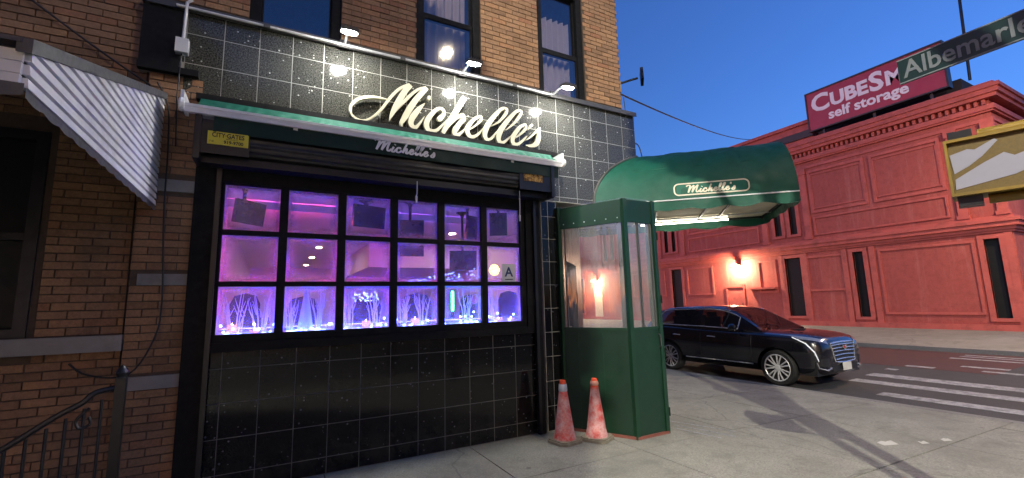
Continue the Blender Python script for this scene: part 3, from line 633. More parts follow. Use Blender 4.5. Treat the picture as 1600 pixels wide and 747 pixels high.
# inspection grade card on the last middle pane
t = thing('grade_card', 'white card with a blue letter A in the last middle pane', 'sign', (3.0,.035,1.86))
MB().box(2.905, 3.095, .030, .034, 1.855, 2.09).build('card', mat('card stock', (.62,.64,.66), .6, 0, .04, 9), t)
put('letter', text_mesh('A', .165, mat('blue ink', (.02,.04,.16), .6), (1,0,0), (0,0,1), (3.0,.0295,1.935), .0006, .004, 'CENTER'), t)
MB().box(2.945, 3.055, .0288, .0298, 1.893, 1.903).build('ruled_line', X['tv'], t)
SIGN=[
('M',[(1.436,3.937,1.435,3.93),(1.363,3.947,1.36,3.926),(1.279,3.947,1.278,3.918),(1.174,3.925,1.18,3.891),(1.09,3.878,1.107,3.849),(1.033,3.805,1.058,3.791),(1.021,3.739,1.044,3.743),(1.039,3.677,1.057,3.692),(1.089,3.634,1.098,3.655),(1.163,3.623,1.163,3.643),(1.237,3.655,1.229,3.674),(1.311,3.719,1.295,3.736),(1.386,3.811,1.363,3.828),(1.448,3.914,1.423,3.931),(1.51,4.006,1.487,4.026),(1.582,4.09,1.566,4.114),(1.674,4.149,1.661,4.178)]),
('M',[(1.672,4.187,1.718,4.153),(1.613,4.109,1.667,4.077),(1.555,4.008,1.617,3.98),(1.504,3.896,1.561,3.874),(1.472,3.791,1.511,3.78),(1.456,3.688,1.461,3.686)]),
('M',[(1.465,3.698,1.46,3.7),(1.542,3.823,1.525,3.834),(1.633,3.936,1.606,3.957),(1.719,4.043,1.695,4.066),(1.793,4.118,1.779,4.145),(1.881,4.163,1.874,4.189)]),
('M',[(1.871,4.193,1.912,4.16),(1.795,4.103,1.846,4.066),(1.724,4.004,1.782,3.971),(1.654,3.884,1.719,3.855),(1.603,3.767,1.662,3.743),(1.576,3.681,1.614,3.679),(1.605,3.627,1.61,3.629)]),
('i',[(1.866,3.979,1.872,3.974),(1.791,3.919,1.828,3.892),(1.725,3.841,1.783,3.808),(1.675,3.752,1.744,3.741),(1.686,3.66,1.734,3.696),(1.765,3.636,1.755,3.679),(1.821,3.712,1.8,3.726),(1.868,3.809,1.862,3.812)]),
('i',[(1.903,4.035,1.903,4.07),(1.921,4.029,1.921,4.084),(1.939,4.042,1.939,4.078)]),
('c',[(2.036,3.791,2.024,3.809),(2.084,3.803,2.035,3.843),(2.128,3.89,2.087,3.894),(2.101,3.96,2.078,3.925),(2.022,3.955,2.038,3.919),(1.938,3.88,1.981,3.848),(1.871,3.779,1.932,3.762),(1.861,3.687,1.92,3.709),(1.914,3.621,1.936,3.67),(2.013,3.642,1.999,3.677),(2.087,3.723,2.067,3.739),(2.158,3.833,2.153,3.837)]),
('h',[(2.347,4.172,2.412,4.147),(2.276,4.044,2.342,4.018),(2.203,3.908,2.265,3.88),(2.131,3.784,2.189,3.759),(2.067,3.649,2.113,3.631)]),
('h',[(2.127,3.667,2.12,3.672),(2.218,3.786,2.199,3.799),(2.294,3.863,2.271,3.894),(2.343,3.879,2.36,3.941),(2.334,3.878,2.394,3.865),(2.281,3.812,2.332,3.783),(2.226,3.726,2.288,3.706),(2.22,3.649,2.269,3.683),(2.298,3.636,2.288,3.676),(2.36,3.699,2.339,3.717),(2.402,3.769,2.396,3.773)]),
('e',[(2.434,3.737,2.429,3.744),(2.544,3.817,2.526,3.835),(2.616,3.894,2.585,3.906),(2.609,3.961,2.594,3.928),(2.526,3.935,2.546,3.904),(2.436,3.85,2.48,3.825),(2.383,3.744,2.442,3.742),(2.401,3.659,2.448,3.697),(2.482,3.636,2.48,3.677),(2.569,3.696,2.548,3.717),(2.644,3.808,2.638,3.812)]),
('l',[(2.748,3.844,2.743,3.852),(2.878,3.928,2.859,3.946),(2.98,4.051,2.944,4.063),(2.984,4.132,2.956,4.103),(2.89,4.126,2.911,4.094),(2.765,4.0,2.812,3.971),(2.662,3.851,2.722,3.831),(2.62,3.718,2.68,3.724),(2.662,3.636,2.688,3.678),(2.753,3.668,2.73,3.692),(2.844,3.805,2.838,3.808)]),
('l',[(2.952,3.821,2.945,3.828),(3.09,3.933,3.066,3.951),(3.193,4.065,3.156,4.078),(3.206,4.141,3.176,4.114),(3.115,4.138,3.137,4.106),(2.986,4.009,3.032,3.98),(2.864,3.85,2.924,3.827),(2.811,3.714,2.876,3.717),(2.846,3.627,2.878,3.67),(2.94,3.652,2.921,3.68),(3.03,3.761,3.025,3.766)]),
('e',[(3.104,3.747,3.097,3.754),(3.199,3.814,3.177,3.834),(3.274,3.897,3.237,3.905),(3.257,3.97,3.243,3.936),(3.162,3.929,3.191,3.899),(3.078,3.833,3.127,3.812),(3.02,3.724,3.08,3.722),(3.043,3.641,3.082,3.681),(3.132,3.647,3.12,3.682),(3.21,3.711,3.188,3.731),(3.274,3.796,3.268,3.801)]),
("'",[(3.354,3.985,3.372,3.971),(3.33,3.971,3.362,3.95),(3.313,3.938,3.333,3.927),(3.286,3.893,3.292,3.889)]),
('s',[(3.26,3.738,3.255,3.744),(3.355,3.804,3.34,3.818),(3.486,3.934,3.476,3.957),(3.439,3.869,3.484,3.871),(3.419,3.79,3.483,3.786),(3.387,3.728,3.434,3.689),(3.326,3.691,3.33,3.647),(3.244,3.672,3.243,3.664)])]
# ================================================================== big script sign
sg = thing('script_sign', 'large raised cream script lettering across the upper tiles', 'sign', (2.3,-.06,3.7))
yy = 0; byl = {}
prev = None; cur = None
for k, (ch, rows) in enumerate(SIGN):
    if ch != prev or ch in 'l': cur = MB(); byl[k] = cur
    prev = ch
    q = cr(rows, 7); off = -.075-.0012*(k % 4)
    cur.ribbon([(p[0], off, p[1]) for p in q], [(p[2], off, p[3]) for p in q], (0,1,0), .045)
for k, b in byl.items():
    lt = b.build('letter', X['cream'], sg)
    c = sum((Vector(p) for p in b.v), Vector())/len(b.v)
    MB().tube([(c.x,-.04,c.z),(c.x,.004,c.z)], .008, 6).build('stud', X['dark_steel'], lt)
# small brush script, unit x-height, for the awnings
BR = [('M', [(0,1.75),(.35,2.05),(.95,2.0),(.75,1.2),(.35,.05)]), ('M', [(.35,.05),(1.1,1.3),(1.95,2.0)]), ('M', [(1.95,2.0),(1.6,1.0),(1.3,.05)]), ('M', [(1.3,.05),(2.1,1.3),(2.95,2.05)]), ('M', [(2.95,2.05),(2.45,.8),(2.4,.15),(2.75,.1),(3.15,.5)]),
 ('i', [(3.6,1.0),(3.25,.3),(3.35,.02),(3.7,.1),(4.0,.5)]), ('i', [(3.8,1.42),(3.9,1.55)]), ('c', [(4.85,.72),(4.8,.98),(4.4,.9),(4.1,.45),(4.25,.05),(4.7,.08),(5.15,.5)]),
 ('h', [(6.2,2.05),(5.75,1.1),(5.3,.02)]), ('h', [(5.35,.15),(5.8,.8),(6.15,.95),(6.1,.6),(5.95,.12),(6.2,.03),(6.55,.4)]), ('e', [(6.75,.42),(7.25,.62),(7.4,.9),(7.1,.97),(6.75,.5),(6.85,.05),(7.2,.05),(7.6,.42)]),
 ('l', [(7.75,.6),(8.4,1.4),(8.65,1.95),(8.4,1.95),(8.0,1.0),(7.9,.15),(8.15,.03),(8.5,.42)]), ('l', [(8.65,.6),(9.3,1.4),(9.55,1.95),(9.3,1.95),(8.9,1.0),(8.8,.15),(9.05,.03),(9.4,.42)]),
 ('e', [(9.6,.42),(10.1,.62),(10.25,.9),(9.95,.97),(9.6,.5),(9.7,.05),(10.05,.05),(10.5,.45)]), ("'", [(10.95,2.1),(10.8,1.55)]), ('s', [(10.9,.12),(11.5,.75),(11.65,1.0),(11.7,.5),(11.5,.08),(11.15,.02),(10.95,.22)])]
def brush(parent, f, width, mt, x_h, N, thick=.003):
    """f(u,v) -> 3D point and (unit u, unit v) are implied by differences"""
    prev = None; cur = None; k = 0
    def flush():
        if cur: cur.build('letter', mt, parent)
    for ch, pts in BR:
        if ch != prev or ch == 'l':
            flush(); cur = MB()
        prev = ch; q = cr(pts, 5); L, R_ = [], []
        for i in range(len(q)):
            a, b = q[max(0,i-1)], q[min(len(q)-1,i+1)]; tx, ty = b[0]-a[0], b[1]-a[1]; l = math.hypot(tx,ty) or 1
            w_ = width*(.75+.35*abs(ty/l)); nx, ny = -ty/l*w_/2, tx/l*w_/2
            L.append(Vector(f((q[i][0]+nx)*x_h, (q[i][1]+ny)*x_h))+Vector(N)*.0004*(k%5)); R_.append(Vector(f((q[i][0]-nx)*x_h, (q[i][1]-ny)*x_h))+Vector(N)*.0004*(k%5))
        cur.ribbon(L, R_, N, thick); k += 1
    flush()

# ================================================================== retractable awning over the window
ra = thing('retractable_awning', 'rolled in green awning with white front bar above the grid window', 'awning', (1.6,-.15,3.3))
MB().box(-.34, 3.74, -.095, -.004, 3.572, 3.628).build('cassette', X['matte_black'], ra)
def fab(u, v):
    x = -.30+3.92*u; p = .010*math.sin(x*62+2.2*math.sin(x*7)+v*5)*math.sin(PI*v)+.006*math.sin(x*29-v*6)*math.sin(PI*v)
    return (x, -.10-.215*v, 3.572-.152*v-.028*math.sin(PI*v)+p*(.45+.55*math.sin(x*2.1+1)**2))
MB().grid(fab, 560, 10).build('fabric', X['awning_cloth'], ra, smooth=True, fix=False)
b = MB(); b.box(-.38, 3.63, -.345, -.30, 3.335, 3.405); b.box(-.38, 3.63, -.352, -.345, 3.385, 3.41); b.build('front_bar', X['white_alu'], ra)
for x0 in (-.42, 3.63):
    c = MB(); c.lathe([(.0001,0),(.055,0),(.062,.015),(.055,.04),(.0001,.04)], (x0, -.32, 3.40), 16, 'x'); c.box(x0+.005, x0+.03, -.34, -.04, 3.40, 3.53); c.build('end_cap', X['white_alu'], ra)
b = MB(); b.grid(lambda u, v: (-.16+3.74*u, -.325+.012*math.sin(u*40)*v, 3.334-.145*v), 120, 4); b.grid(lambda u, v: (-.16+3.74*u, -.321+.012*math.sin(u*40)*v, 3.334-.145*v), 120, 4)
b.build('valance', X['valance'], ra, smooth=True, fix=False)
for x0 in (.5, 2.9):
    b = MB(); b.obox((x0,-.16,3.36), (0,.98,.2), (1,0,0), (0,-.2,.98), .17, .02, .02); b.build('folding_arm', X['white_alu'], ra)
X['pale_letter'] = mat('pale printed letter', (.50,.49,.55), .7, 0, .05, 20)
brush(ra, lambda u, v: (1.245+u, -.345, 3.225+v-.004*u), .36, X['pale_letter'], .0555, (0,-1,0), .002)

# ================================================================== roll-down gate above the window
gt = thing('roll_down_gate', 'black roll down security gate coiled above the grid window', 'security gate', (1.6,-.1,2.95))
for x0 in (-.30, 3.46): MB().box(x0, x0+.05, -.33, -.002, 2.93, 3.33).build('end_plate', X['black_metal'], gt)
def roll(u, v):
    a = 2*PI*v; r = .125+.006*math.cos(a*14); x = .12+2.90*u; return (x, -.17+r*math.sin(a), 3.14+r*math.cos(a))
MB().grid(roll, 24, 112).build('rolled_curtain', X['gate_steel'], gt, smooth=True, fix=False)
MB().tube([(-.25,-.17,3.14),(3.46,-.17,3.14)], .045, 12).build('shaft', X['dark_steel'], gt)
b = MB(); b.box(-.25, 3.46, -.20, -.035, 2.93, 2.965); b.box(-.25, 3.46, -.205, -.198, 2.93, 3.0); b.build('bottom_rail', X['dark_steel'], gt)
MB().box(-.25, 3.46, -.034, -.004, 2.97, 3.40).build('back_plate', X['black_metal'], gt)
MB().box(-.25, .125, -.312, -.30, 2.99, 3.30).build('cover_plate', X['black_metal'], gt); MB().box(3.0, 3.46, -.312, -.30, 2.99, 3.28).build('cover_plate', X['black_metal'], gt)
for x0, z0 in ((-.115,0), (3.345,0)): MB().box(x0-.02, x0+.02, -.075, -.052, .02, 2.93).build('guide_rail', X['black_metal'], gt)
X['yellow_sign'] = mat('yellow sign enamel', (.72,.60,.05), .45, 0, .08, 20, grime=.4)
X['ink'] = mat('black ink', (.012,.012,.012), .6)
t = thing('gate_company_sign', 'yellow sign with black lettering on the left gate cover', 'sign', (-.05,-.31,3.1))
MB().box(-.20, .115, -.322, -.313, 3.075, 3.195).build('plate', X['yellow_sign'], t)
put('lettering', text_mesh('CITY·GATES', .058, X['ink'], (1,0,0), (0,0,1), (-.0425,-.324,3.143), .001, .0012, 'CENTER', .80), t)
put('lettering', text_mesh('BROOKLYN N.Y.', .014, X['ink'], (1,0,0), (0,0,1), (-.01,-.324,3.127), .001, 0, 'CENTER', .9), t)
put('lettering', text_mesh('718', .022, X['ink'], (1,0,0), (0,0,1), (-.185,-.324,3.092), .001, 0, 'LEFT', 1.0), t)
put('lettering', text_mesh('919-9700', .042, X['ink'], (1,0,0), (0,0,1), (.0,-.324,3.088), .001, .001, 'CENTER', .95), t)
t = thing('gate_company_sign', 'faded rusty gold sign on the right gate cover', 'sign', (3.22,-.31,3.1))
def make_rusty():
    m, tt, N, L, P = new_mat('faded gold sign'); g = wpos(N)
    L.new(ramp(N, L, noise(N, L, g, 26, 6, .75), [(.42, (.06,.025,.01)), (.52, (.45,.26,.05)), (.7, (.6,.42,.12))]), P.inputs['Base Color']); P.inputs['Roughness'].default_value = .7; return m
MB().box(3.06, 3.33, -.322, -.313, 3.10, 3.205).build('plate', make_rusty(), t)
for x, z0, z1, lab in ((1.74,2.72,2.93,'short white pull chain hanging over the window top'), (3.05,2.60,2.95,'thin white pull chain hanging near the right end')):
    t = thing('pull_chain', lab, 'chain', (x,-.22,z1)); MB().tube([(x,-.215,z1+.04),(x-.004,-.22,(z0+z1)/2),(x-.01,-.22,z0+.08)], .005, 6).build('chain', X['plastic_white'], t)
    MB().lathe([(.0001,0),(.011,.004),(.013,.07),(.006,.085),(.0001,.085)], (x-.01,-.22,z0), 8).build('handle', X['plastic_white'], t)

# ================================================================== flood lamps over the sign
for k, (x, lab) in enumerate(((.955,'lit white flood lamp over the left part of the sign'), (2.36,'lit white flood lamp above the middle of the sign'), (3.725,'lit white flood lamp above the right end of the sign'))):
    t = thing('flood_lamp', lab, 'lamp', (x,-.05,4.5), 'flood lamps above the sign')
    MB().box(x-.05, x+.05, -.075, -.055, 4.44, 4.53).build('base_plate', X['grey_metal'], t)
    MB().tube([(x,-.06,4.49),(x,-.20,4.50),(x,-.33,4.49)], .014, 8).build('arm', X['white_alu'], t)
    u, v, w = Vector((1,0,0)), Vector((0,.965,.262)), Vector((0,.262,-.965)); w = u.cross(v)
    if w.z > 0: w = -w
    c = Vector((x,-.41,4.425))
    MB().obox(c-w*.02, u, v, w, .085, .075, .018).build('housing', X['grey_metal'], t)
    f = MB()
    for q in range(5): f.obox(c-w*.045+u*(-.06+.03*q), u, v, w, .004, .06, .012)
    f.build('cooling_fin', X['grey_metal'], t)
    MB().prism([c+u*(.078*math.cos(2*PI*q/20))+v*(.066*math.sin(2*PI*q/20)) for q in range(20)], w*.006).build('lens', emis('flood lamp lens', (1.0,.98,.90), 125), t)
cb = thing('electrical_conduit', 'grey conduit running along the top of the tiles', 'conduit', (1.5,-.07,4.47))
MB().tube([(-.55,-.07,4.475),(2.3,-.07,4.478),(3.7,-.07,4.476)], .013, 8).build('pipe', X['plastic_white'], cb)
for x in (.2, 1.6, 3.1): MB().box(x-.03, x+.03, -.088, -.056, 4.455, 4.497).build('coupling', X['grey_metal'], cb)
cb = thing('cable_drop', 'white conduit dropping to a small white box at the left corner', 'conduit', (-.5,-.07,4.05))
MB().tube([(-.43,-.07,4.56),(-.47,-.07,4.52),(-.475,-.07,4.15)], .014, 8).build('pipe', X['plastic_white'], cb); MB().box(-.53, -.43, -.10, -.03, 4.0, 4.14).build('box', X['plastic_white'], cb)
MB().tube([(-.48,-.06,4.0),(-.49,-.05,3.6),(-.47,-.03,3.1)], .006, 6).build('cable', X['cable'], cb)

# ================================================================== green entrance enclosure
ve = thing('entrance_enclosure', 'green plywood entrance enclosure with clear vinyl windows beside the cones', 'enclosure', (4.3,-.4,0))
VP = [Vector((3.752,-.025,0)), Vector((4.18,-.83,0)), Vector((4.655,-.835,0)), Vector((5.32,-.10,0))]
for k in range(3):
    a, c = VP[k], VP[k+1]; d = (c-a).normalized(); n = Vector((d.y,-d.x,0)); L_ = (c-a).length; z0 = 0
    def pn(s0, s1, z0, z1, o, th): return ((a+d*(s0+s1)/2+n*o+Vector((0,0,(z0+z1)/2))), d, n, (0,0,1), (s1-s0)/2, th/2, (z1-z0)/2)
    zb = min(zside(a.x), zside(c.x))
    MB().obox(*pn(.03, L_-.03, zb+.03, 1.25, 0, .02)).build('lower_panel', X['green_ply'], ve)
    MB().obox(*pn(.03, L_-.03, 2.58, 2.85, 0, .02)).build('top_panel', X['green_frame'] if k != 1 else X['green_ply'], ve)
    MB().obox(*pn(.035, L_-.035, 1.252, 2.578, 0, .003)).build('vinyl_window', X['vinyl'], ve)
    MB().obox(*pn(.03, L_-.03, 1.235, 1.27, .0, .035)).build('rail', X['green_frame'], ve); MB().obox(*pn(.03, L_-.03, 2.565, 2.60, .0, .035)).build('rail', X['green_frame'], ve)
    if k == 1: MB().obox(*pn(.19, .215, 1.27, 2.565, .0, .03)).build('stile', X['grey_metal'], ve)
    if k == 1: MB().obox(*pn(L_-.075, L_-.06, 1.27, 2.565, .006, .02)).build('stile', X['grey_metal'], ve)
    if k == 0: MB().obox(*pn(.075, .09, 1.27, 2.565, -.006, .02)).build('stile', X['grey_metal'], ve); MB().obox(*pn(L_-.10, L_-.03, 1.27, 2.565, -.02, .03)).build('stile', X['black_metal'], ve)
    MB().obox(*pn(-.01, L_+.01, zb-.01, zb+.03, .012, .035)).build('base_strip', mat('brown base strip', (.16,.05,.035), .7), ve)
for k in range(4):
    p = VP[k]; MB().box(p.x-.028, p.x+.028, p.y-.028, p.y+.028, zside(p.x)-.02, 2.86).build('post', X['green_frame'], ve)
for z in (.25, .95, 1.6, 2.4):
    MB().box(4.655+.029, 4.655+.038, -.875, -.80, z-.05, z+.05).build('hinge', X['dark_steel'], ve)
MB().tube([(4.60,-.86,1.02),(4.60,-.895,1.04),(4.60,-.895,1.16),(4.60,-.86,1.18)], .008, 6).build('pull_handle', X['grey_metal'], ve, smooth=True)
dL = (VP[1]-VP[0]).normalized(); nL = Vector((dL.y,-dL.x,0))
for q in range(6): MB().obox(VP[0]+dL*(.08+.15*q)+nL*.0115+Vector((0,0,2.625)), dL, nL, (0,0,1), .006, .002, .006).build('screw', X['white_alu'], ve)
for s_, z0, z1 in ((.22,.05,1.2), (.55,.05,1.2)): MB().obox(VP[0]+dL*s_+nL*.011+Vector((0,0,(z0+z1)/2)), dL, nL, (0,0,1), .003, .0015, (z1-z0)/2).build('panel_seam', X['green_frame'], ve)
m = MB(); m.prism([VP[0]+Vector((0,0,2.862)), VP[1]+Vector((0,0,2.862)), VP[2]+Vector((0,0,2.862)), VP[3]+Vector((0,0,2.862))], (0,0,.012)); m.build('roof_sheet', X['vinyl'], ve)

# ================================================================== barrel canopy on the corner
BP0 = Vector((7.015,-1.11,0)); BA = Vector((1,-1,0)).normalized(); BB = Vector((1,1,0)).normalized(); BR_, BZ = .945, 2.95
def bt(s):
    k = .052 if s < 0 else 0
    t = (1.57-s)/(1+k*s)
    return t if 5.905+1.414*s*(1+k*t) < 5.3 else (2.425+s)/(1-k*s)
def bs(s, t): return s*(1+.052*t) if s < 0 else s
bc = thing('barrel_canopy', 'dark green barrel canopy reaching out from the building corner', 'canopy', (6,-.6,2.9))
def bpt(t, ang, r=BR_, z=0):
    s = bs(-r*math.cos(ang), t); return BP0-BA*t+BB*s+Vector((0,0,BZ+r*math.sin(ang)+z))
def shell(r, nu=110, nv=64):
    def f(u, v):
        ang = PI*v; s = -BR_*math.cos(ang); T = bt(s)-.01; t = T*u
        sag = -.014*math.sin(PI*((u*3)%1))*math.sin(ang)+.005*math.sin(u*31+ang*9)*math.sin(ang*2+u*7)+.004*math.sin(u*53-ang*13)*math.sin(PI*((u*3)%1))
        return bpt(t, ang, r+sag)
    return MB().grid(f, nu, nv)
shell(BR_).build('cover', X['canopy'], bc, smooth=True, fix=False)
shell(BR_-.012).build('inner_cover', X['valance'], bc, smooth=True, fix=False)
e = MB(); q = [bpt(0, PI*i/32) for i in range(33)]; e.prism([q_ for q_ in q], BA*-.008); e.build('front_cover', X['canopy'], bc)
# flat cream ceiling inside, cut to the building corner
cp = [BP0-BB*.93, BP0+BB*.93, BP0+BB*.93-BA*(bt(.93)-.02), Vector((5.31,-.02,0)), BP0+BB*bs(-.93, bt(-.93))-BA*(bt(-.93)-.02)]
MB().prism([p+Vector((0,0,BZ+.015)) for p in cp], (0,0,.006)).build('ceiling_lining', X['canopy_lining'], bc)
for t in (.02, .75, 1.05, 1.75):
    L2 = min(.93, 2.43-t) if t > 1.5 else .93
    MB().obox(BP0-BA*t+Vector((0,0,BZ-.005)), BB, BA, (0,0,1), .93, .012, .014).build('frame_bar', X['dark_steel'], bc)
for s in (-.93, .45, .93):
    T = bt(s)-.03; MB().obox(BP0-BA*T/2+BB*s+Vector((0,0,BZ-.008)), BA, BB, (0,0,1), T/2, .013, .013).build('frame_bar', X['dark_steel'] if s != .45 else X['white_alu'], bc)
for s in (-1, 1):
    T = bt(s*BR_)-.02; b = MB()
    b.tube([BP0-BA*(T*q/12)+BB*bs(s*(BR_+.006), T*q/12)+Vector((0,0,BZ)) for q in range(13)], .009, 6); b.build('piping', X['white_alu'], bc)
    v = MB(); n_ = 90
    def vf(u, w, s=s, T=T): return BP0-BA*(T*u)+BB*(bs(s*(BR_+.003), T*u)+.012*math.sin(u*23)*w)+Vector((0,0,BZ-.008-(.115+.022*abs(math.sin(u*PI*6))+.01*math.sin(u*31))*w))
    v.grid(vf, n_, 3); v.build('valance', X['canopy'], bc, smooth=True, fix=False)
v = MB(); v.grid(lambda u, w: BP0+BA*(.004+.01*math.sin(u*17)*w)+BB*(-BR_+2*BR_*u)+Vector((0,0,BZ-.008-(.115+.022*abs(math.sin(u*PI*4)))*w)), 60, 3); v.build('valance', X['canopy'], bc, smooth=True, fix=False)
for a_ in (33, 62, 90):
    ang = math.radians(a_); T = bt(-BR_*math.cos(ang))-.02; MB().tube([bpt(T*k/30, ang, BR_-.002-.014*math.sin(PI*((k/30*3)%1))*math.sin(ang)) for k in range(31)], .0035, 5).build('seam', X['canopy'], bc, smooth=True)
for t_ in (.62, 1.22):
    q = [bpt(t_, PI*k/40, BR_-.001-.014*math.sin(PI*((t_/(bt(-BR_*math.cos(PI*k/40))-.01)*3)%1))*math.sin(PI*k/40)) for k in range(41) if bt(-BR_*math.cos(PI*k/40)) > t_]; MB().tube(q, .004, 5).build('seam', X['canopy'], bc, smooth=True)
# edge flashing where the canopy meets the wall
q = []
for i in range(30):
    ang = PI*i/29*.44; s = -BR_*math.cos(ang); q.append(bpt(bt(s)-.012, ang, BR_+.008))
MB().tube(q, .016, 8).build('flashing', X['grey_metal'], bc, smooth=True)
# outlined script panel on the near side
A0, A1 = math.radians(3.6), math.radians(13.6); T0, T1 = 1.53, .585
am = (A0+A1)/2; RO = BR_+.006
def bsurf(u, v, dr=0):   # u along the canopy (metres from T0), v up the curve (metres from A0)
    return bpt(T0-u, A0+v/BR_, RO+dr)
W_, H_ = T0-T1, (A1-A0)*BR_; rad = .06; path = []
for cx, cy, a0 in ((W_-rad,H_-rad,0), (rad,H_-rad,90), (rad,rad,180), (W_-rad,rad,270)):
    for k in range(7): a = math.radians(a0+15*k); path.append((cx+rad*math.cos(a), cy+rad*math.sin(a)))
path.append(path[0]); L, R_ = [], []
for i, (x, y) in enumerate(path):
    a, c = path[max(0,i-1)] if i else path[-2], path[(i+1) % (len(path)-1)] if i < len(path)-1 else path[1]
    tx, ty = c[0]-a[0], c[1]-a[1]; l = math.hypot(tx, ty); nx, ny = -ty/l*.009, tx/l*.009
    L.append(bsurf(x+nx, y+ny)); R_.append(bsurf(x-nx, y-ny))
NS = (-BB*math.cos(am)+Vector((0,0,math.sin(am)))).normalized()
MB().ribbon(L, R_, NS, .003).build('panel_outline', X['cream'], bc)
MB().grid(lambda u, v: bsurf(.03+(W_-.06)*u, .012+(H_-.024)*v, -.003), 12, 4).build('panel_field', make_cloth('teal green panel cloth', (.006,.10,.065)), bc, smooth=True, fix=False)
brush(bc, lambda u, v: bsurf(.16+u, .028+v), .36, X['cream'], .052, tuple(NS), .002)
t = thing('canopy_tube_light', 'white tube light fixed under the green canopy', 'light tube', (6.2,-.2,2.93))
c0 = BP0-BA*.6+BB*.62; c1 = BP0-BA*2.0+BB*.62
MB().obox((c0+c1)/2+Vector((0,0,BZ-.0)), BA, BB, (0,0,1), .7, .02, .012).build('housing', X['white_alu'], t)
MB().tube([c0+Vector((0,0,BZ-.055)), c1+Vector((0,0,BZ-.055))], .010, 8).build('tube', emis('canopy tube glow', (1,.93,.75), 9), t)

# ================================================================== traffic cones
def make_cone_mat():
    m, tt, N, L, P = new_mat('dirty faded cone plastic'); g = wpos(N); z = N.new('ShaderNodeTexCoord'); s = N.new('ShaderNodeSeparateXYZ'); L.new(z.outputs['Object'], s.inputs[0])
    c = mixc(N, L, ramp(N, L, noise(N, L, g, 9, 7, .7), [(.38, 0), (.60, 1)]), (.50,.045,.035), (.52,.30,.29))
    c = mixc(N, L, ramp(N, L, s.outputs[2], [(.56, 0), (.60, 1)]), c, (.72,.07,.02))
    c = mixc(N, L, ramp(N, L, noise(N, L, g, 30, 6, .75), [(.5, 0), (.75, .6)]), c, (.13,.07,.06))
    L.new(c, P.inputs['Base Color']); P.inputs['Roughness'].default_value = .6; bump(N, L, noise(N, L, g, 40, 5), .2, .01, P); return m
X['cone'] = make_cone_mat()
for k, (x, y, rz, lab) in enumerate(((3.425,-.45,.15,'dirty red traffic cone with tape round its tip, left of the pair'), (3.795,-.57,.5,'dirty red traffic cone with orange streaks, nearer the enclosure edge'))):
    t = thing('traffic_cone', lab, 'traffic cone', (x,y,.002), 'traffic cones by the enclosure', rz)
    b = MB(); s = .165; ch = .05
    oc = [(s,-s+ch),(s,s-ch),(s-ch,s),(-s+ch,s),(-s,s-ch),(-s,-s+ch),(-s+ch,-s),(s-ch,-s)]
    b.prism([(px,py,0) for px, py in oc], (0,0,.028)); b.prism([(px*.93,py*.93,.028) for px, py in oc], (0,0,.014)); b.build('base', mat('dirty cone base', (.20,.175,.13), .8, 0, .5, 20, .3, 60), t, local=True)
    MB().lathe([(.13,.042),(.124,.07),(.112,.12),(.050,.56),(.046,.60),(.034,.685),(.027,.69),(.026,.66)], (0,0,0), 28).build('body', X['cone'], t, smooth=True, local=True)
    if k == 0: MB().lathe([(.0515,.565),(.053,.58),(.0475,.64),(.044,.645)], (0,0,0), 20).build('tape', mat('silver tape', (.45,.47,.52), .35, .3, .3, 40, .3, 40), t, smooth=True, local=True)
    else: MB().lathe([(.0475,.61),(.052,.63),(.047,.65),(.041,.66)], (0,0,0), 20).build('tape', mat('torn cone tape', (.55,.25,.18), .5, 0, .3, 40, .3, 40), t, smooth=True, local=True)

# ================================================================== metal porch awning at the left
pa = thing('metal_porch_awning', 'white slatted aluminium porch awning beside the storefront', 'awning', (-1.4,-1.2,2.5))
YO, ZT, ZO, ZB = -2.42, 3.55, 2.70, 2.54
def ztop(y): return ZT+(ZO-ZT)*(y/YO)
nsl = 17; hs = (ZT-ZB)/nsl
for s_, X0 in ((1, -.60), (-1, -2.9)):
    for k in range(nsl):
        z0, z1 = ZB+hs*k, ZB+hs*(k+.74)
        yb = YO if z0 <= ZO else YO*(ZT-z0)/(ZT-ZO); yt = YO if z1 <= ZO else max(YO, YO*(ZT-z1)/(ZT-ZO)); yt = min(yt, -.02)
        if yb > -.06: continue
        x = X0
        MB().add([(x+s_*.024,yb,z0),(x+s_*.024,-.01,z0),(x+s_*.018,-.01,z1),(x+s_*.018,yt,z1),(x-s_*.0,yb,z0),(x,-.01,z0),(x-s_*.006,-.01,z1),(x-s_*.006,yt,z1)],
                 [(0,1,2,3),(7,6,5,4),(0,4,5,1),(1,5,6,2),(2,6,7,3),(3,7,4,0)]).build('slat', X['alu_slat'], pa)
for X0 in (-.608, -2.892): MB().prism([(X0,-.012,ZB+.004),(X0,YO+.02,ZB+.004),(X0,YO+.02,ZO-.01),(X0,-.012,ZT-.012)], (.006,0,0)).build('liner', X['alu_trim'], pa)
for k in range(3):
    z0 = ZB+k*.055; MB().box(-2.9, -.60, YO-.015-.004*(2-k), YO, z0, z0+.05).build('slat', X['alu_slat'], pa)
nr = 14
for k in range(nr):
    x0 = -2.93+(2.35/nr)*k; b = MB(); b.add([(x0,-.0,ZT+.03),(x0+.15,0,ZT+.03),(x0+.15,YO-.05,ZO+.02),(x0,YO-.05,ZO+.02),(x0,-.0,ZT+.05),(x0+.15,0,ZT+.05),(x0+.15,YO-.05,ZO+.04),(x0,YO-.05,ZO+.04)], [(0,3,2,1),(4,5,6,7),(0,1,5,4),(1,2,6,5),(2,3,7,6),(3,0,4,7)]); b.build('roof_pan', X['alu_trim'], pa)
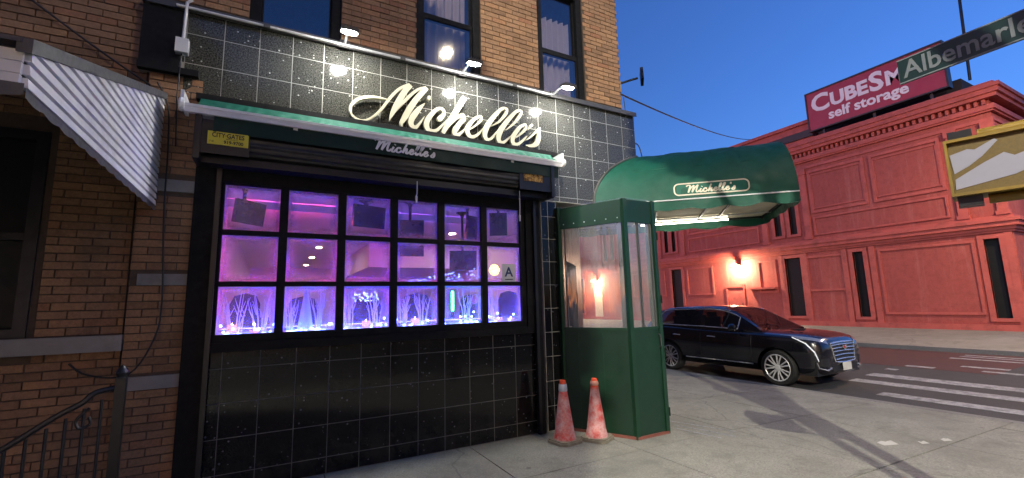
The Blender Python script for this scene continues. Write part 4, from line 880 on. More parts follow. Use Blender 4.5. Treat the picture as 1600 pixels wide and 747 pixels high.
b = MB(); b.add([(-.615,0,ZT-.0),(-.565,0,ZT-.0),(-.565,YO-.04,ZO-.02),(-.615,YO-.04,ZO-.02),(-.615,0,ZT+.06),(-.565,0,ZT+.06),(-.565,YO-.04,ZO+.045),(-.615,YO-.04,ZO+.045)], [(0,3,2,1),(4,5,6,7),(0,1,5,4),(1,2,6,5),(2,3,7,6),(3,0,4,7)]); b.build('edge_trim', X['alu_trim'], pa)
b = MB(); n_ = 60
b.grid(lambda u, v: (-.582, YO*(1-u), ZB+.01-(.05+.012*abs(math.sin(u*PI*14)))*v), 168, 1); b.grid(lambda u, v: (-2.9+2.32*u, YO-.026, ZB+.01-(.05+.012*abs(math.sin(u*PI*14)))*v), 168, 1)
b.build('scalloped_skirt', X['alu_trim'], pa, fix=False)
MB().box(-2.88, -.62, -.03, .055, ZT-.02, ZT+.028).build('wall_flashing', X['alu_trim'], pa)

# ================================================================== cables on the wall, railing
def cable(lab, pts, r=.007):
    o = MB().tube(cr(pts, 5), r, 6).build('wall_cable', X['cable'], smooth=True); return tag(o, lab, 'cable', 'cables on the brick wall')
cable('dark cable hanging in a loop down the brick pier at the left', [(-.645,-.03,3.69),(-.55,-.04,3.47),(-.52,-.05,3.07),(-.51,-.04,2.48),(-.47,-.04,1.69),(-.50,-.05,1.37),(-.65,-.04,1.09),(-.92,.02,1.10),(-1.05,.04,1.2)])
cable('pale cable sagging diagonally across the brick above the porch awning', [(-1.75,.03,4.42),(-1.55,.03,4.26),(-1.11,.03,3.94),(-.70,-.0,3.66)], .009)
cable('thin straight cable down the corner of the brick pier', [(-.735,.045,4.3),(-.735,.04,3.0),(-.73,.045,1.5),(-.73,.045,.4)], .006)
dr = thing('stoop_railing', 'black iron stoop railing with curled handrail at the lower left', 'railing', (-1.0,-.6,0))
MB().tube(cr([(-.60,-.5,1.05),(-.72,-.55,1.03),(-.78,-.58,.97),(-.90,-.62,.90),(-1.15,-.72,.72),(-1.6,-.9,.45)], 5), .020, 8).build('handrail', X['black_metal'], dr, smooth=True)
MB().box(-.62, -.56, -.53, -.47, .0, 1.12).build('post', X['black_metal'], dr); MB().lathe([(.0001,.09),(.03,.06),(.042,.03),(.03,0),(.034,-.01)], (-.59,-.5,1.125), 12).build('finial', X['black_metal'], dr, smooth=True)
q = cr([(-.74+.0*0,-.56,.93),(-.80,-.58,.86),(-.78,-.58,.80),(-.73,-.56,.82),(-.74,-.56,.87)], 5); MB().tube(q, .011, 6).build('scroll', X['black_metal'], dr, smooth=True)
for k in range(11):
    t_ = (k+.5)/11; x = -.64-.92*t_; y = -.52-.36*t_; zt = 1.0-.52*t_
    MB().tube([(x,y,.0),(x,y,zt)], .010, 6).build('baluster', X['black_metal'], dr)
MB().obox((-1.1,-.70,.10), Vector((-.92,-.36,0)).normalized(), Vector((.36,-.92,0)).normalized(), (0,0,1), .5, .012, .012).build('bottom_bar', X['black_metal'], dr)

# ================================================================== red storage building across the avenue
RX, RY0, RY1 = 23.0, .15, 36.0
rb = thing('red_storage_building', 'two storey red painted building with panelled front across the avenue', 'building', (30,15,.2))
GW = [(.52,.92), (4.68,5.08), (7.30,8.06), (14.48,15.28), (19.2,19.9), (24.5,25.2), (29,29.7)]
SW = [(7.26,7.60), (8.02,8.36), (14.75,15.05), (15.35,15.65), (20.6,20.95), (21.35,21.7), (27,27.4)]
b = MB()
def wall_x(b, x0, x1, y0, y1, z0, z1, holes):
    ys = sorted({y0, y1, *[h[0] for h in holes], *[h[1] for h in holes]}); zs = sorted({z0, z1, *[h[2] for h in holes], *[h[3] for h in holes]})
    for i in range(len(ys)-1):
        for k in range(len(zs)-1):
            cy, cz = (ys[i]+ys[i+1])/2, (zs[k]+zs[k+1])/2
            if any(h[0] < cy < h[1] and h[2] < cz < h[3] for h in holes): continue
            b.box(x0, x1, ys[i], ys[i+1], zs[k], zs[k+1])
holes = [(a,c,.65,3.47) for a, c in GW]+[(a,c,4.62,7.35) for a, c in SW]
wall_x(b, RX, RX+.4, RY0, RY1, -.2, 9.05, holes)
b.box(RX+.4, RX+22, RY0, RY0+.4, -.2, 9.05); b.box(RX+.4, RX+22, RY1-.4, RY1, -.2, 9.05); b.box(RX+.4, RX+22, RY0+.4, RY1-.4, 8.6, 9.0)
b.build('wall', X['red'], rb)
for a, c, z0, z1 in holes:
    w = MB(); t_ = .085
    w.box(RX-.05, RX+.12, a-.16, a, z0-.1, z1+.12); w.box(RX-.05, RX+.12, c, c+.16, z0-.1, z1+.12); w.box(RX-.052, RX+.12, a-.16, c+.16, z1, z1+.14); w.box(RX-.07, RX+.12, a-.16, c+.16, z0-.12, z0)
    o = w.build('window', X['red_trim'], rb); MB().box(RX+.14, RX+.16, a, c, z0, z1).build('pane', X['dark_panel'], o)
def cornice(prof, y0, y1, name, side=True):
    c = MB()
    for dx, z0, z1 in prof:
        c.box(RX-dx, RX+.3, y0-dx, y1, z0, z1)
        if side: c.box(RX+.3, RX+22, RY0-dx, RY0+.1, z0, z1)
    c.build(name, X['red_trim'], rb)
cornice([(.06,3.66,3.74), (.12,3.74,3.86), (.22,3.86,4.02), (.28,4.02,4.14), (.10,4.14,4.26)], RY0, RY1, 'middle_cornice')
cornice([(.05,7.72,7.84), (.10,8.05,8.12), (.16,8.12,8.30), (.28,8.52,8.66), (.36,8.66,8.84), (.42,8.84,8.98), (.24,8.98,9.10)], RY0, RY1, 'upper_cornice')
dm = MB().box(-.17, .02, -.045, .045, 0, .18).mesh('dentil', X['red_trim'])
for k in range(110): inst('dentil', dm, rb, (RX, RY0+.1+k*.2, 8.32))
# raised frames round sunk panels
def frame(y0, y1, z0, z1, w_=.11, d=.05, nm='panel_frame'):
    c = MB(); c.box(RX-d, RX+.01, y0-w_, y0, z0-w_, z1+w_); c.box(RX-d, RX+.01, y1, y1+w_, z0-w_, z1+w_); c.box(RX-d-.003, RX+.01, y0, y1, z1, z1+w_); c.box(RX-d-.003, RX+.01, y0, y1, z0-w_, z0)
    c.build(nm, X['red_trim'], rb)
for y0, y1 in ((1.75,3.88), (4.30,6.42), (9.3,11.3), (11.7,13.7), (16.5,18.4), (22.5,24.5)):
    frame(y0, y1, 5.60, 7.46); frame(y0+.05, y1-.05, 5.74, 7.32, .05, .035)
for y0, y1 in ((1.75,6.42), (9.3,13.7), (16.5,20)): frame(y0, y1, 4.50, 5.22, .08, .05)
for y0, y1, z0 in ((1.25,4.05,.85), (5.5,6.95,1.9), (8.6,9.4,1.9), (12.3,14.0,1.9), (15.9,18.7,1.9)): frame(y0, y1, z0, 3.38, .09, .05)
for y in (.28, 1.3, 6.75, 8.85, 14.2, 16.1, 20, 22.1):
    c = MB(); c.box(RX-.10, RX+.02, y-.14, y+.14, 4.30, 7.70); c.box(RX-.14, RX+.02, y-.18, y+.18, 4.27, 4.42); c.box(RX-.14, RX+.02, y-.18, y+.18, 7.45, 7.71); c.build('pilaster', X['red_trim'], rb)
for y in (.28, 4.35, 5.4, 7.1, 8.25): MB().box(RX-.06, RX+.02, y-.10, y+.10, .1, 3.64).build('pilaster', X['red_trim'], rb)
c = MB(); c.box(RX-.10, RX+.02, RY0-.06, RY1, -.1, .42); c.box(RX+.02, RX+22, RY0-.06, RY0+.02, -.1, .42); c.build('plinth', X['red_trim'], rb)
d = MB().box(RX-.03, RX+.03, 10.43, 11.35, .28, 2.15).build('door', X['red_trim'], rb); c = MB(); c.box(RX-.08, RX+.02, 10.32, 10.42, .28, 2.28); c.box(RX-.08, RX+.02, 11.36, 11.46, .28, 2.28); c.box(RX-.083, RX+.02, 10.42, 11.36, 2.16, 2.28); c.build('door_frame', X['red_trim'], rb); MB().box(RX-.07, RX-.03, 10.5, 10.53, 1.1, 1.3).build('handle', X['dark_steel'], d)
MB().box(RX-.25, RX+.02, 8.55, 10.0, 2.0, 2.1).build('window_ledge', X['red_trim'], rb)
d = MB().box(RX-.03, RX+.03, 22.2, 23.1, .28, 2.7).build('door', mat('lit cream door', (.7,.6,.42), .6), rb)
c = MB(); c.box(RX+.6, RX+20, 6.3, 22, 9.0, 10.15); c.box(RX+.5, RX+20, 6.25, 22.05, 10.15, 10.32); c.build('parapet', X['red_trim'], rb)
MB().box(RX+.52, RX+.6, 6.3, 22, 9.45, 9.8).build('parapet_band', X['dark_steel'], rb)
c = MB(); c.box(RX+.8, RX+20, RY0+.8, 6.2, 9.0, 9.9); c.build('roof_block', mat('dark roofing', (.05,.04,.04), .9), rb)
MB().box(RX+1.2, RX+9, RY0-.03, RY0+.02, 1.9, 3.3).build('pale_panel', mat('pale painted panel', (.5,.38,.38), .7), rb)
# rooftop sign
X['sign_red'] = mat('maroon sign face', (.34,.022,.055), .5, 0, .06, 2); X['sign_white'] = mat('white sign letter', (.80,.78,.78), .5, 0, .04, 5)
rs = thing('storage_sign', 'maroon rooftop sign with white lettering on the red building', 'sign', (RX-.1,3.5,9.2))
SX = RX-.22
MB().box(SX, SX+.3, 1.08, 6.03, 9.42, 11.22).build('face', X['sign_red'], rs)
c = MB(); c.box(SX-.03, SX+.33, 1.02, 6.09, 11.22, 11.29); c.box(SX-.03, SX+.33, 6.03, 6.09, 9.36, 11.22); c.box(SX-.03, SX+.33, 1.02, 1.08, 9.36, 11.22); c.box(SX-.03, SX+.33, 1.08, 6.03, 9.36, 9.42); c.build('edge_frame', X['dark_steel'], rs)
for y in (1.6, 3.5, 5.5): MB().box(SX+.1, SX+.2, y-.05, y+.05, 8.9, 9.36).build('support', X['dark_steel'], rs)
yy = 5.86
for s, sz in (('C',1.12), ('UBE',.84), ('S',1.12), ('MART',.84)):
    me = text_mesh(s, sz, X['sign_white'], (0,-1,0), (0,0,1), (SX-.006, yy, 10.29 if sz < 1 else 10.26), .012, .035)
    lo = min(v.co.y for v in me.vertices); put('lettering', me, rs); yy = lo-.045
put('lettering', text_mesh('self storage', .62, X['sign_white'], (0,-1,0), (0,0,1), (SX-.006, 5.18, 9.70), .012, .018, 'LEFT', 1.04), rs)
# wall lamps
X['wlamp'] = emis('wall lamp lens', (1,.74,.46), 480)
for y, z, lab in ((10.54,3.30,'lit wall lamp on the red building above the parked car'), (22.7,3.15,'lit wall lamp farther along the red building')):
    t = thing('wall_lamp', lab, 'lamp', (RX,y,z), 'wall lamps on the red building')
    MB().box(RX-.06, RX-.0, y-.1, y+.1, z-.02, z+.16).build('back_plate', X['dark_steel'], t); MB().box(RX-.52, RX-.06, y-.10, y+.10, z+.09, z+.13).build('hood', X['dark_steel'], t)
    MB().box(RX-.50, RX-.36, y-.09, y+.09, z-.03, z+.085).build('lens', X['wlamp'], t)
ms = thing('roof_mast', 'thin dark mast on the roof behind the street sign', 'mast', (24.2,.9,9.0))
MB().tube([(24.2,.8,9.85),(24.0,.62,13.5)], .05, 8).build('pole', X['dark_steel'], ms)
# row beyond the red building
for k, (y0, y1, h, col) in enumerate(((36.5,48,8.5,(.30,.24,.19)), (48.5,62,11,(.20,.10,.08)), (62.5,85,9.5,(.26,.22,.2)))):
    t = thing('row_building', ('cream building beyond the red one along the avenue', 'brown brick building farther up the avenue', 'last grey building up the avenue')[k], 'building', (28,(y0+y1)/2,.2))
    MB().box(23, 40, y0, y1, -.3, h).build('wall', mat('far wall %d' % k, col, .85), t); MB().box(22.7, 40, y0, y1, h, h+.4).build('cornice', X['stone'], t)
    for q in range(int((y1-y0)/2.4)):
        for fl_ in range(int(h/3)):
            yy = y0+1+q*2.4; MB().box(22.96, 23.04, yy, yy+1.1, 1.0+fl_*3, 2.6+fl_*3).build('window', X['black_glass'], t)

# ================================================================== parked car
X['car_paint'] = mat('black car paint', (.006,.0065,.010), .22, .3, .05, 3, 0, 60, coat=1.0)
X['trim_black'] = mat('black car trim', (.012,.012,.013), .55, 0, .2, 20)
X['head'] = mat('headlamp glass', (.30,.32,.36), .08, .6, .2, 20)
X['led_white'] = emis('headlamp running light', (.9,.93,1.0), .03)
def loft(st, sec):
    rows = [sec(*s) for s in st]; n = len(rows[0]); v = [p for r in rows for p in r]
    f = [(i*n+k, i*n+k+1, (i+1)*n+k+1, (i+1)*n+k) for i in range(len(rows)-1) for k in range(n-1)]
    return v, f, n
def make_car(name, label, group=None):
    t = thing(name, label, 'car', (0,0,0), group)
    S = [(-2.33,.52,.74,.79,.36),(-2.31,.68,.84,.91,.30),(-2.22,.80,.95,1.02,.26),(-2.04,.88,1.0,1.07,.24),(-1.75,.925,1.03,1.10,.23),(-1.48,.94,1.04,1.11,.23),(-1.1,.94,1.06,1.13,.24),(-.6,.935,1.07,1.12,.25),(0,.935,1.09,1.13,.25),(.6,.94,1.11,1.14,.25),(1.1,.95,1.13,1.15,.25),(1.5,.945,1.15,1.16,.26),(1.9,.92,1.16,1.17,.30),(2.2,.86,1.15,1.16,.36),(2.36,.78,1.08,1.10,.40),(2.41,.66,.98,1.0,.44)]
    def sec(y, hw, zt, zc, zb):
        h = zt-zb; half = [(0,zb),(.72*hw,zb),(.93*hw,zb+.05),(.985*hw,zb+.2*h),(.975*hw,zb+.36*h),(1.0*hw,zb+.55*h),(1.0*hw,zb+.72*h),(.965*hw,zb+.9*h),(.93*hw,zt-.012),(.86*hw,zt+.008),(.6*hw,zc-.004),(.3*hw,zc+.004),(0,zc+.006)]
        return [(x,y,z) for x, z in half]+[(-x,y,z) for x, z in half[-2:0:-1]]+[(0,y,zb)]
    v, f, n = loft(S, sec)
    f = f+[tuple(range(n-1))[::-1], tuple(range((len(S)-1)*n, len(S)*n-1))]
    # smooth the loft once, cut the wheel arches
    me = bpy.data.meshes.new('tmp'); me.from_pydata(v, [], f); bmx = bmesh.new(); bmx.from_mesh(me)
    bmesh.ops.remove_doubles(bmx, verts=bmx.verts, dist=1e-5); bmesh.ops.recalc_face_normals(bmx, faces=bmx.faces); bmx.to_mesh(me); bmx.free()
    ob = bpy.data.objects.new('tmp', me); COL.objects.link(ob)
    sb = ob.modifiers.new('s', 'SUBSURF'); sb.levels = 2; sb.render_levels = 2
    cut = MB()
    for wy in (-1.48, 1.38): cut.lathe([(.0001,-1.2),(.43,-1.2),(.43,-.62),(.0001,-.62)], (0,wy,.36), 36, 'x'); cut.lathe([(.0001,.62),(.43,.62),(.43,1.2),(.0001,1.2)], (0,wy,.36), 36, 'x')
    co = bpy.data.objects.new('cut', cut.mesh('cut')); COL.objects.link(co)
    bo = ob.modifiers.new('b', 'BOOLEAN'); bo.object = co; bo.operation = 'DIFFERENCE'; bo.solver = 'EXACT'
    bpy.context.view_layer.update()
    me2 = bpy.data.meshes.new_from_object(ob.evaluated_get(bpy.context.evaluated_depsgraph_get())); me2.name = 'body'
    bpy.data.objects.remove(ob); bpy.data.objects.remove(co)
    me2.materials.clear(); me2.materials.append(X['car_paint']); me2.polygons.foreach_set('use_smooth', [True]*len(me2.polygons)); me2.set_sharp_from_angle(angle=math.radians(32))
    body = bpy.data.objects.new('body', me2); COL.objects.link(body); body.parent = t
    bvh = BVHTree.FromPolygons([p.co[:] for p in me2.vertices], [tuple(p.vertices) for p in me2.polygons])
    def front(x, z, off=.004):
        z += .07*min(1, max(0, (z-.4)/.25)); h = bvh.ray_cast(Vector((x,-4,z)), Vector((0,1,0))); return (h[0]+h[1]*off) if h[0] is not None else Vector((x,-2.3,z))
    def side(y, z, s=-1, off=.004):
        h = bvh.ray_cast(Vector((s*3,y,z)), Vector((-s,0,0))); return (h[0]+h[1]*off) if h[0] is not None else Vector((s*.93,y,z))
    def top(x, y, off=.004):
        h = bvh.ray_cast(Vector((x,y,3)), Vector((0,0,-1))); return (h[0]+h[1]*off) if h[0] is not None else Vector((x,y,1.1))
    def fpatch(nm, q, mt, nu=10, nv=5, off=.006, parent=None):
        def g(u, v2): a = Vector(q[0])*(1-u)+Vector(q[1])*u; c = Vector(q[3])*(1-u)+Vector(q[2])*u; p = a*(1-v2)+c*v2; return front(p.x, p.y, off)
        return MB().grid(g, nu, nv).build(nm, mt, parent or t, smooth=True, local=True, fix=False)
    # greenhouse
    GH = [(-1.16,.83,.80,1.10,1.115),(-.80,.86,.70,1.09,1.33),(-.42,.87,.645,1.09,1.535),(-.05,.875,.635,1.10,1.63),(.4,.875,.635,1.11,1.655),(.9,.875,.63,1.12,1.645),(1.35,.87,.625,1.13,1.63),(1.75,.855,.61,1.14,1.585),(2.08,.82,.58,1.15,1.49),(2.30,.76,.60,1.13,1.18)]
    def gsec(y, hb, hr, zb, zr):
        a = max(.0, zr-zb); half = [(hb,zb-.03),(hb*.985,zb+.12*a),(hr+(hb-hr)*.42,zb+.62*a),(hr+.03,zb+.88*a),(hr-.05,zb+.965*a),(hr*.5,zb+a),(0,zb+a*1.012)]
        return [(x,y,z) for x, z in half]+[(-x,y,z) for x, z in half[-2::-1]]
    fine = []
    for i in range(len(GH)-1):
        for k in range(4):
            p = GH[max(i-1,0)], GH[i], GH[i+1], GH[min(i+2,len(GH)-1)]; u = k/4
            fine.append(tuple(.5*((2*b_)+(c_-a_)*u+(2*a_-5*b_+4*c_-d_)*u*u+(3*b_-a_-3*c_+d_)*u**3) for a_,b_,c_,d_ in zip(*p)))
    fine.append(GH[-1])
    v, f, n = loft(fine, gsec); parts = {'roof': [], 'windshield': [], 'rear_window': [], 'side_window': [], 'side_window2': [], 'pillar': []}
    for fc in f:
        i, k = fc[0]//n, fc[0] % n; y = fine[i][0]; kk = min(k, n-2-k); left = k >= (n-1)/2
        bp = -1.16 < y < -.18 and kk >= 4
        if kk in (0,): nm = 'pillar' if True else ''
        elif kk in (1,2):
            if y < -.60: nm = 'pillar'
            elif y > 1.72 or (.33 < y < .45): nm = 'pillar'
            else: nm = 'side_window2' if left else 'side_window'
        elif kk == 3: nm = 'roof' if y > -1.0 else 'pillar'
        elif y < -.22: nm = 'windshield'
        elif y > 1.85: nm = 'rear_window'
        else: nm = 'roof'
        parts[nm].append(fc)
    for nm, fs_ in parts.items():
        mt = {'roof': X['car_paint'], 'pillar': X['car_paint']}.get(nm, X['car_glass'])
        b = MB(); b.v = v; b.f = fs_; me3 = b.mesh(nm, mt, smooth=True, fix=False); bx = bmesh.new(); bx.from_mesh(me3); bmesh.ops.delete(bx, geom=[q for q in bx.verts if not q.link_faces], context='VERTS'); bmesh.ops.recalc_face_normals(bx, faces=bx.faces); bx.to_mesh(me3); bx.free()
        o = bpy.data.objects.new(nm.rstrip('2'), me3); COL.objects.link(o); o.parent = t
    MB().box(-.78, .78, -.9, 2.1, .5, 1.0).build('cabin_floor', X['trim_black'], t, local=True)
    for sx in (-.36, .36):
        for sy in (-.05, .95): c = MB(); c.box(sx-.24, sx+.24, sy-.05, sy+.42, .95, 1.02); c.box(sx-.23, sx+.23, sy+.40, sy+.52, 1.0, 1.38); c.box(sx-.12, sx+.12, sy+.42, sy+.52, 1.385, 1.5); c.build('seat', X['trim_black'], t, local=True)
    MB().box(-.80, .80, -2.2, 2.2, .26, .55).build('underbody', X['trim_black'], t, local=True)
    def gpt(yq, a, s):   # point on the greenhouse side at height fraction a
        i = min(range(len(fine)), key=lambda j: abs(fine[j][0]-yq)); y, hb, hr, zb, zr = fine[i]; A = zr-zb
        kx = [(0,hb),(.12,hb*.985),(.62,hr+(hb-hr)*.42),(.88,hr+.03)]
        for (a0,x0_),(a1,x1_) in zip(kx, kx[1:]):
            if a0 <= a <= a1: x = x0_+(x1_-x0_)*(a-a0)/(a1-a0)
        return Vector((s*(x+.006), y, zb+a*A))
    for s in (-1, 1):
        ys = [-.62+.08*k for k in range(30)]
        up = [gpt(y, .86, s) for y in ys]; lo = [gpt(y, .10, s) for y in ys]
        MB().tube([lo[0]]+up+[gpt(1.85,.5,s)]+lo[::-1], .012, 6).build('window_trim', X['alloy'], t, smooth=True, local=True)
        MB().tube([gpt(-.25,.10,s), gpt(-.3,.85,s)], .014, 6).build('pillar_trim', X['trim_black'], t, local=True)
        c = MB(); c.tube([(s*.92,-.62,1.10),(s*1.0,-.64,1.13)], .025, 8); c.lathe([(.0001,-.05),(.075,-.045),(.10,0),(.095,.05),(.06,.09),(.0001,.10)], (s*1.06,-.64,1.16), 14, 'y'); c.build('mirror', X['car_paint'], t, smooth=True, local=True)
        for hy in (-.05, .98):
            c = MB(); c.tube([side(hy,.93,s,.004), side(hy+.05,.93,s,.03), side(hy+.17,.935,s,.03), side(hy+.22,.935,s,.004)], .013, 6); c.build('door_handle', X['alloy'], t, smooth=True, local=True)
        MB().tube([side(y,.40,s,.006) for y in [-.95+.1*k for k in range(19)]], .012, 6).build('lower_trim', X['alloy'], t, smooth=True, local=True)
        for dy in (-.95, .38, 1.18):
            MB().tube([side(dy+(.06 if dy > 1 else 0)*q, .36+.09*q, s, .0005) for q in range(9)], .0045, 4).build('door_seam', X['trim_black'], t, local=True)
        MB().tube([gpt(-.3,.97 if False else .88,s)+Vector((-s*.03,0,.035)), gpt(.5,.88,s)+Vector((-s*.03,0,.05)), gpt(1.6,.88,s)+Vector((-s*.03,0,.035))], .013, 6).build('roof_rail', X['chrome'], t, local=True)
        # headlamp: swept wedge and vertical light blade
        fpatch('headlight', [(s*.50,.80),(s*.84,.90),(s*.82,.97),(s*.50,.875)], X['head'], 12, 4, .008)
        c = MB(); c.tube([front(s*.845,.93,.012), front(s*.835,.82,.012), front(s*.80,.66,.012), front(s*.76,.52,.012)], [.012,.014,.014,.010], 6); c.build('light_blade', X['led_white'], t, local=True)
        c = MB(); c.tube([front(s*.78,.50,.012), front(s*.76,.42,.014), front(s*.62,.38,.014), front(s*.52,.42,.014)], .014, 6); c.build('bumper_trim', X['chrome'], t, smooth=True, local=True)
        fpatch('fog_recess', [(s*.54,.43),(s*.74,.45),(s*.74,.56),(s*.56,.56)], X['trim_black'], 6, 4, .005)
        c = MB(); c.grid(lambda u, w_: Vector((s*(.70+.16*u), 2.385-.10*u*u, .98+.14*w_)), 4, 4); c.build('tail_light', mat('tail lamp red', (.35,.01,.01), .15), t, local=True, fix=False)
    fpatch('grille', [(-.36,.50),(.36,.50),(.44,.80),(-.44,.80)], X['trim_black'], 12, 6, .006)
    for q in range(5):
        z = .53+.06*q; w_ = .35+.02*q; MB().tube([front(-w_+2*w_*k/10, z+.012*math.cos((k-5)/5*1.4), .016) for k in range(11)], .010, 6).build('grille_bar', X['chrome'], t, smooth=True, local=True)
    MB().tube([front(x, z, .014) for x, z in ((-.44,.81),(-.22,.825),(0,.83),(.22,.825),(.44,.81),(.37,.50),(.18,.485),(0,.48),(-.18,.485),(-.37,.50),(-.44,.81))], .013, 6).build('grille_surround', X['chrome'], t, local=True)
    c = front(0,.72,.03); q = [(-.075,.045),(.075,.045),(.065,-.01),(0,-.05),(-.065,-.01)]
    em = MB(); em.prism([(x,c.y,c.z+z) for x, z in q], (0,-.012,0)); eo = em.build('emblem', X['chrome'], t, local=True)
    em = MB(); em.prism([(x*.8,c.y-.014,c.z+z*.8+.002) for x, z in ((-.07,.04),(0,.04),(0,-.035),(-.06,-.008))], (0,-.003,0)); em.build('emblem_field', mat('emblem red', (.45,.03,.04), .3), eo, local=True)
    fpatch('lower_grille', [(-.46,.34),(.46,.34),(.48,.44),(-.48,.44)], X['trim_black'], 10, 4, .006)
    c = front(0,.42,.03); p = MB().box(-.155, .155, c.y-.012, c.y, .35, .50).build('licence_plate', mat('plate white', (.55,.55,.5), .5), t, local=True)
    for wy in (-1.48, 1.38):
        for s in (-1, 1):
            xo = s*.93; w = MB().lathe([(.27,-.11),(.34,-.118),(.362,-.09),(.368,0),(.362,.09),(.34,.118),(.27,.11)], (xo-s*.12, wy, .368), 40, 'x').build('wheel', X['rubber'], t, smooth=True, local=True)
            r = MB(); r.lathe([(.272,-.10),(.268,.09),(.276,.112),(.262,.112),(.255,.06),(.0001,.02)] if s > 0 else [(.272,.10),(.268,-.09),(.276,-.112),(.262,-.112),(.255,-.06),(.0001,-.02)], (xo-s*.12, wy, .368), 40, 'x'); ro = r.build('rim', X['trim_black'], w, smooth=True, local=True)
            sp = MB()
            for q in range(7):
                for dd in (-.13, .13):
                    a = 2*PI*q/7+dd; a2 = 2*PI*q/7+dd*1.35
                    p0 = Vector((xo-s*.035, wy+.05*math.cos(a), .368+.05*math.sin(a))); p1 = Vector((xo-s*.012, wy+.255*math.cos(a2), .368+.255*math.sin(a2)))
                    sp.tube([p0, (p0+p1)/2+Vector((s*.012,0,0)), p1], [.017,.015,.017], 5)
            sp.lathe([(.0001,s*.115),(.05,s*.11),(.062,s*.085)], (xo-s*.12, wy, .368), 16, 'x'); sp.lathe([(.252,s*.105),(.268,s*.118),(.276,s*.112)], (xo-s*.12, wy, .368), 40, 'x')
            sp.build('spokes', X['alloy'], w, smooth=True, local=True)
    MB().box(-.3, -.04, -1.235, -1.225, 1.06, 1.10).build('wiper', X['trim_black'], t, local=True)
    return t
def copy_tree(o, parent=None):
    c = o.copy(); COL.objects.link(c); c.parent = parent
    for ch in list(o.children): copy_tree(ch, c)
    return c
car = make_car('parked_car', 'black crossover car parked at the kerb beside the green enclosure', 'cars on the avenue')
car.location = (10.69, 2.36, zroad(10.2))
c2 = copy_tree(car); c2.location = (15.6, 33, zroad(15)); c2['label'] = 'distant car with one headlamp showing over the parked car roof'
for ch in list(c2.children):
    if ch.name.startswith('light_blade'):
        ch.data = ch.data.copy(); ch.data.materials.clear(); ch.data.materials.append(emis('far headlamp glow', (1,.92,.75), 30))
c3 = copy_tree(car); c3.location = (13.3, 22, zroad(13)); c3.rotation_euler = (0,0,PI); c3['label'] = 'car with lit red tail lamps seen through the vinyl window'
for ch in list(c3.children):
    if ch.name.startswith('tail_light'):
        ch.data = ch.data.copy(); ch.data.materials.clear(); ch.data.materials.append(emis('brake lamp glow', (1,.03,.02), 12))

# ================================================================== street name sign, walk signal, pole
X['pole'] = mat('galvanised pole', (.16,.16,.16), .5, .5, .2, 6, .1, 40)
sp = thing('signal_pole', 'steel corner pole just outside the right edge carrying the signs', 'pole', (4.02,-4.66,0))
MB().lathe([(.16,0),(.16,.06),(.10,.12),(.075,.5),(.070,4.1),(.0001,4.12)], (4.02,-4.66,0), 20).build('shaft', X['pole'], sp, smooth=True)
MB().lathe([(.0001,.16),(.05,.12),(.08,.03),(.07,0)], (4.02,-4.66,4.1), 16).build('cap', X['pole'], sp, smooth=True)
ss = thing('street_name_sign', 'green street name sign with pale letters at the upper right', 'street sign', (4.0,-4.2,3.0))
SR = Vector((-.05,-.998,0)).normalized(); SU = Vector((0,0,1)); SN = SR.cross(SU)
so = Vector((4.03,-3.715,2.985)); sl, sh = 1.08, .168
X['sign_green'] = mat('street sign green', (.006,.026,.023), .45, 0, .15, 20); X['sign_pale'] = mat('street sign letter', (.16,.185,.19), .5, 0, .1, 20)
MB().obox(so+SR*sl/2+SU*sh/2, SR, SU, SN, sl/2, sh/2, .008).build('plate', X['sign_green'], ss)
c = MB(); c.obox(so+SR*sl/2+SU*.004+SN*.009, SR, SU, SN, sl/2, .004, .0015); c.obox(so+SR*sl/2+SU*(sh-.004)+SN*.009, SR, SU, SN, sl/2, .004, .0015); c.build('border', X['sign_pale'], ss)
put('lettering', text_mesh('Albemarle Rd', .163, X['sign_pale'], SR, SU, so+SR*.028+SU*.034+SN*.0095, .0012, .0022, 'LEFT', .87), ss)
MB().obox(so+SR*.98+SU*sh/2-SN*.03, SR, SU, SN, .04, .05, .03).build('bracket', X['pole'], ss)
ws = thing('walk_signal', 'yellow pedestrian signal box with white shapes on its face at the right edge', 'pedestrian signal', (3.85,-4.2,2.1))
WR = Vector((.25,-.968,0)).normalized(); WN = WR.cross(SU); wo = Vector((3.735,-3.955,2.125)); ww, wh = .36, .325
b = MB(); b.obox(wo+WR*ww/2+SU*wh/2-WN*.09, WR, SU, WN, ww/2, wh/2, .085); b.build('housing', X['yellow_housing'], ws)
c = MB()
for u0_, u1_, v0_, v1_ in ((0,ww,wh-.016,wh), (0,ww,0,.016), (0,.014,.016,wh-.016), (ww-.014,ww,.016,wh-.016)): c.obox(wo+WR*(u0_+u1_)/2+SU*(v0_+v1_)/2+WN*.012, WR, SU, WN, (u1_-u0_)/2, (v1_-v0_)/2, .018)
c.build('bezel', X['yellow_housing'], ws)
MB().obox(wo+WR*ww/2+SU*wh/2-WN*.0, WR, SU, WN, ww/2-.015, wh/2-.017, .003).build('lens', mat('brown lens mesh', (.10,.065,.012), .6, 0, .4, 60), ws)
def wpt(u, v, o=.0045): return wo+WR*(u*ww)+SU*(v*wh)+WN*o
MB().prism([wpt(u,v) for u, v in ((.05,.74),(.25,.80),(.33,.77),(.55,.90),(.58,.86),(.40,.64),(.24,.50),(.07,.40))], WN*.002).build('figure', X['signal_lens'], ws)
MB().prism([wpt(u,v) for u, v in ((.06,.12),(.70,.25),(.95,.38),(.95,.64),(.72,.56),(.62,.64),(.40,.52),(.07,.30))], WN*.002).build('figure', X['signal_lens'], ws)
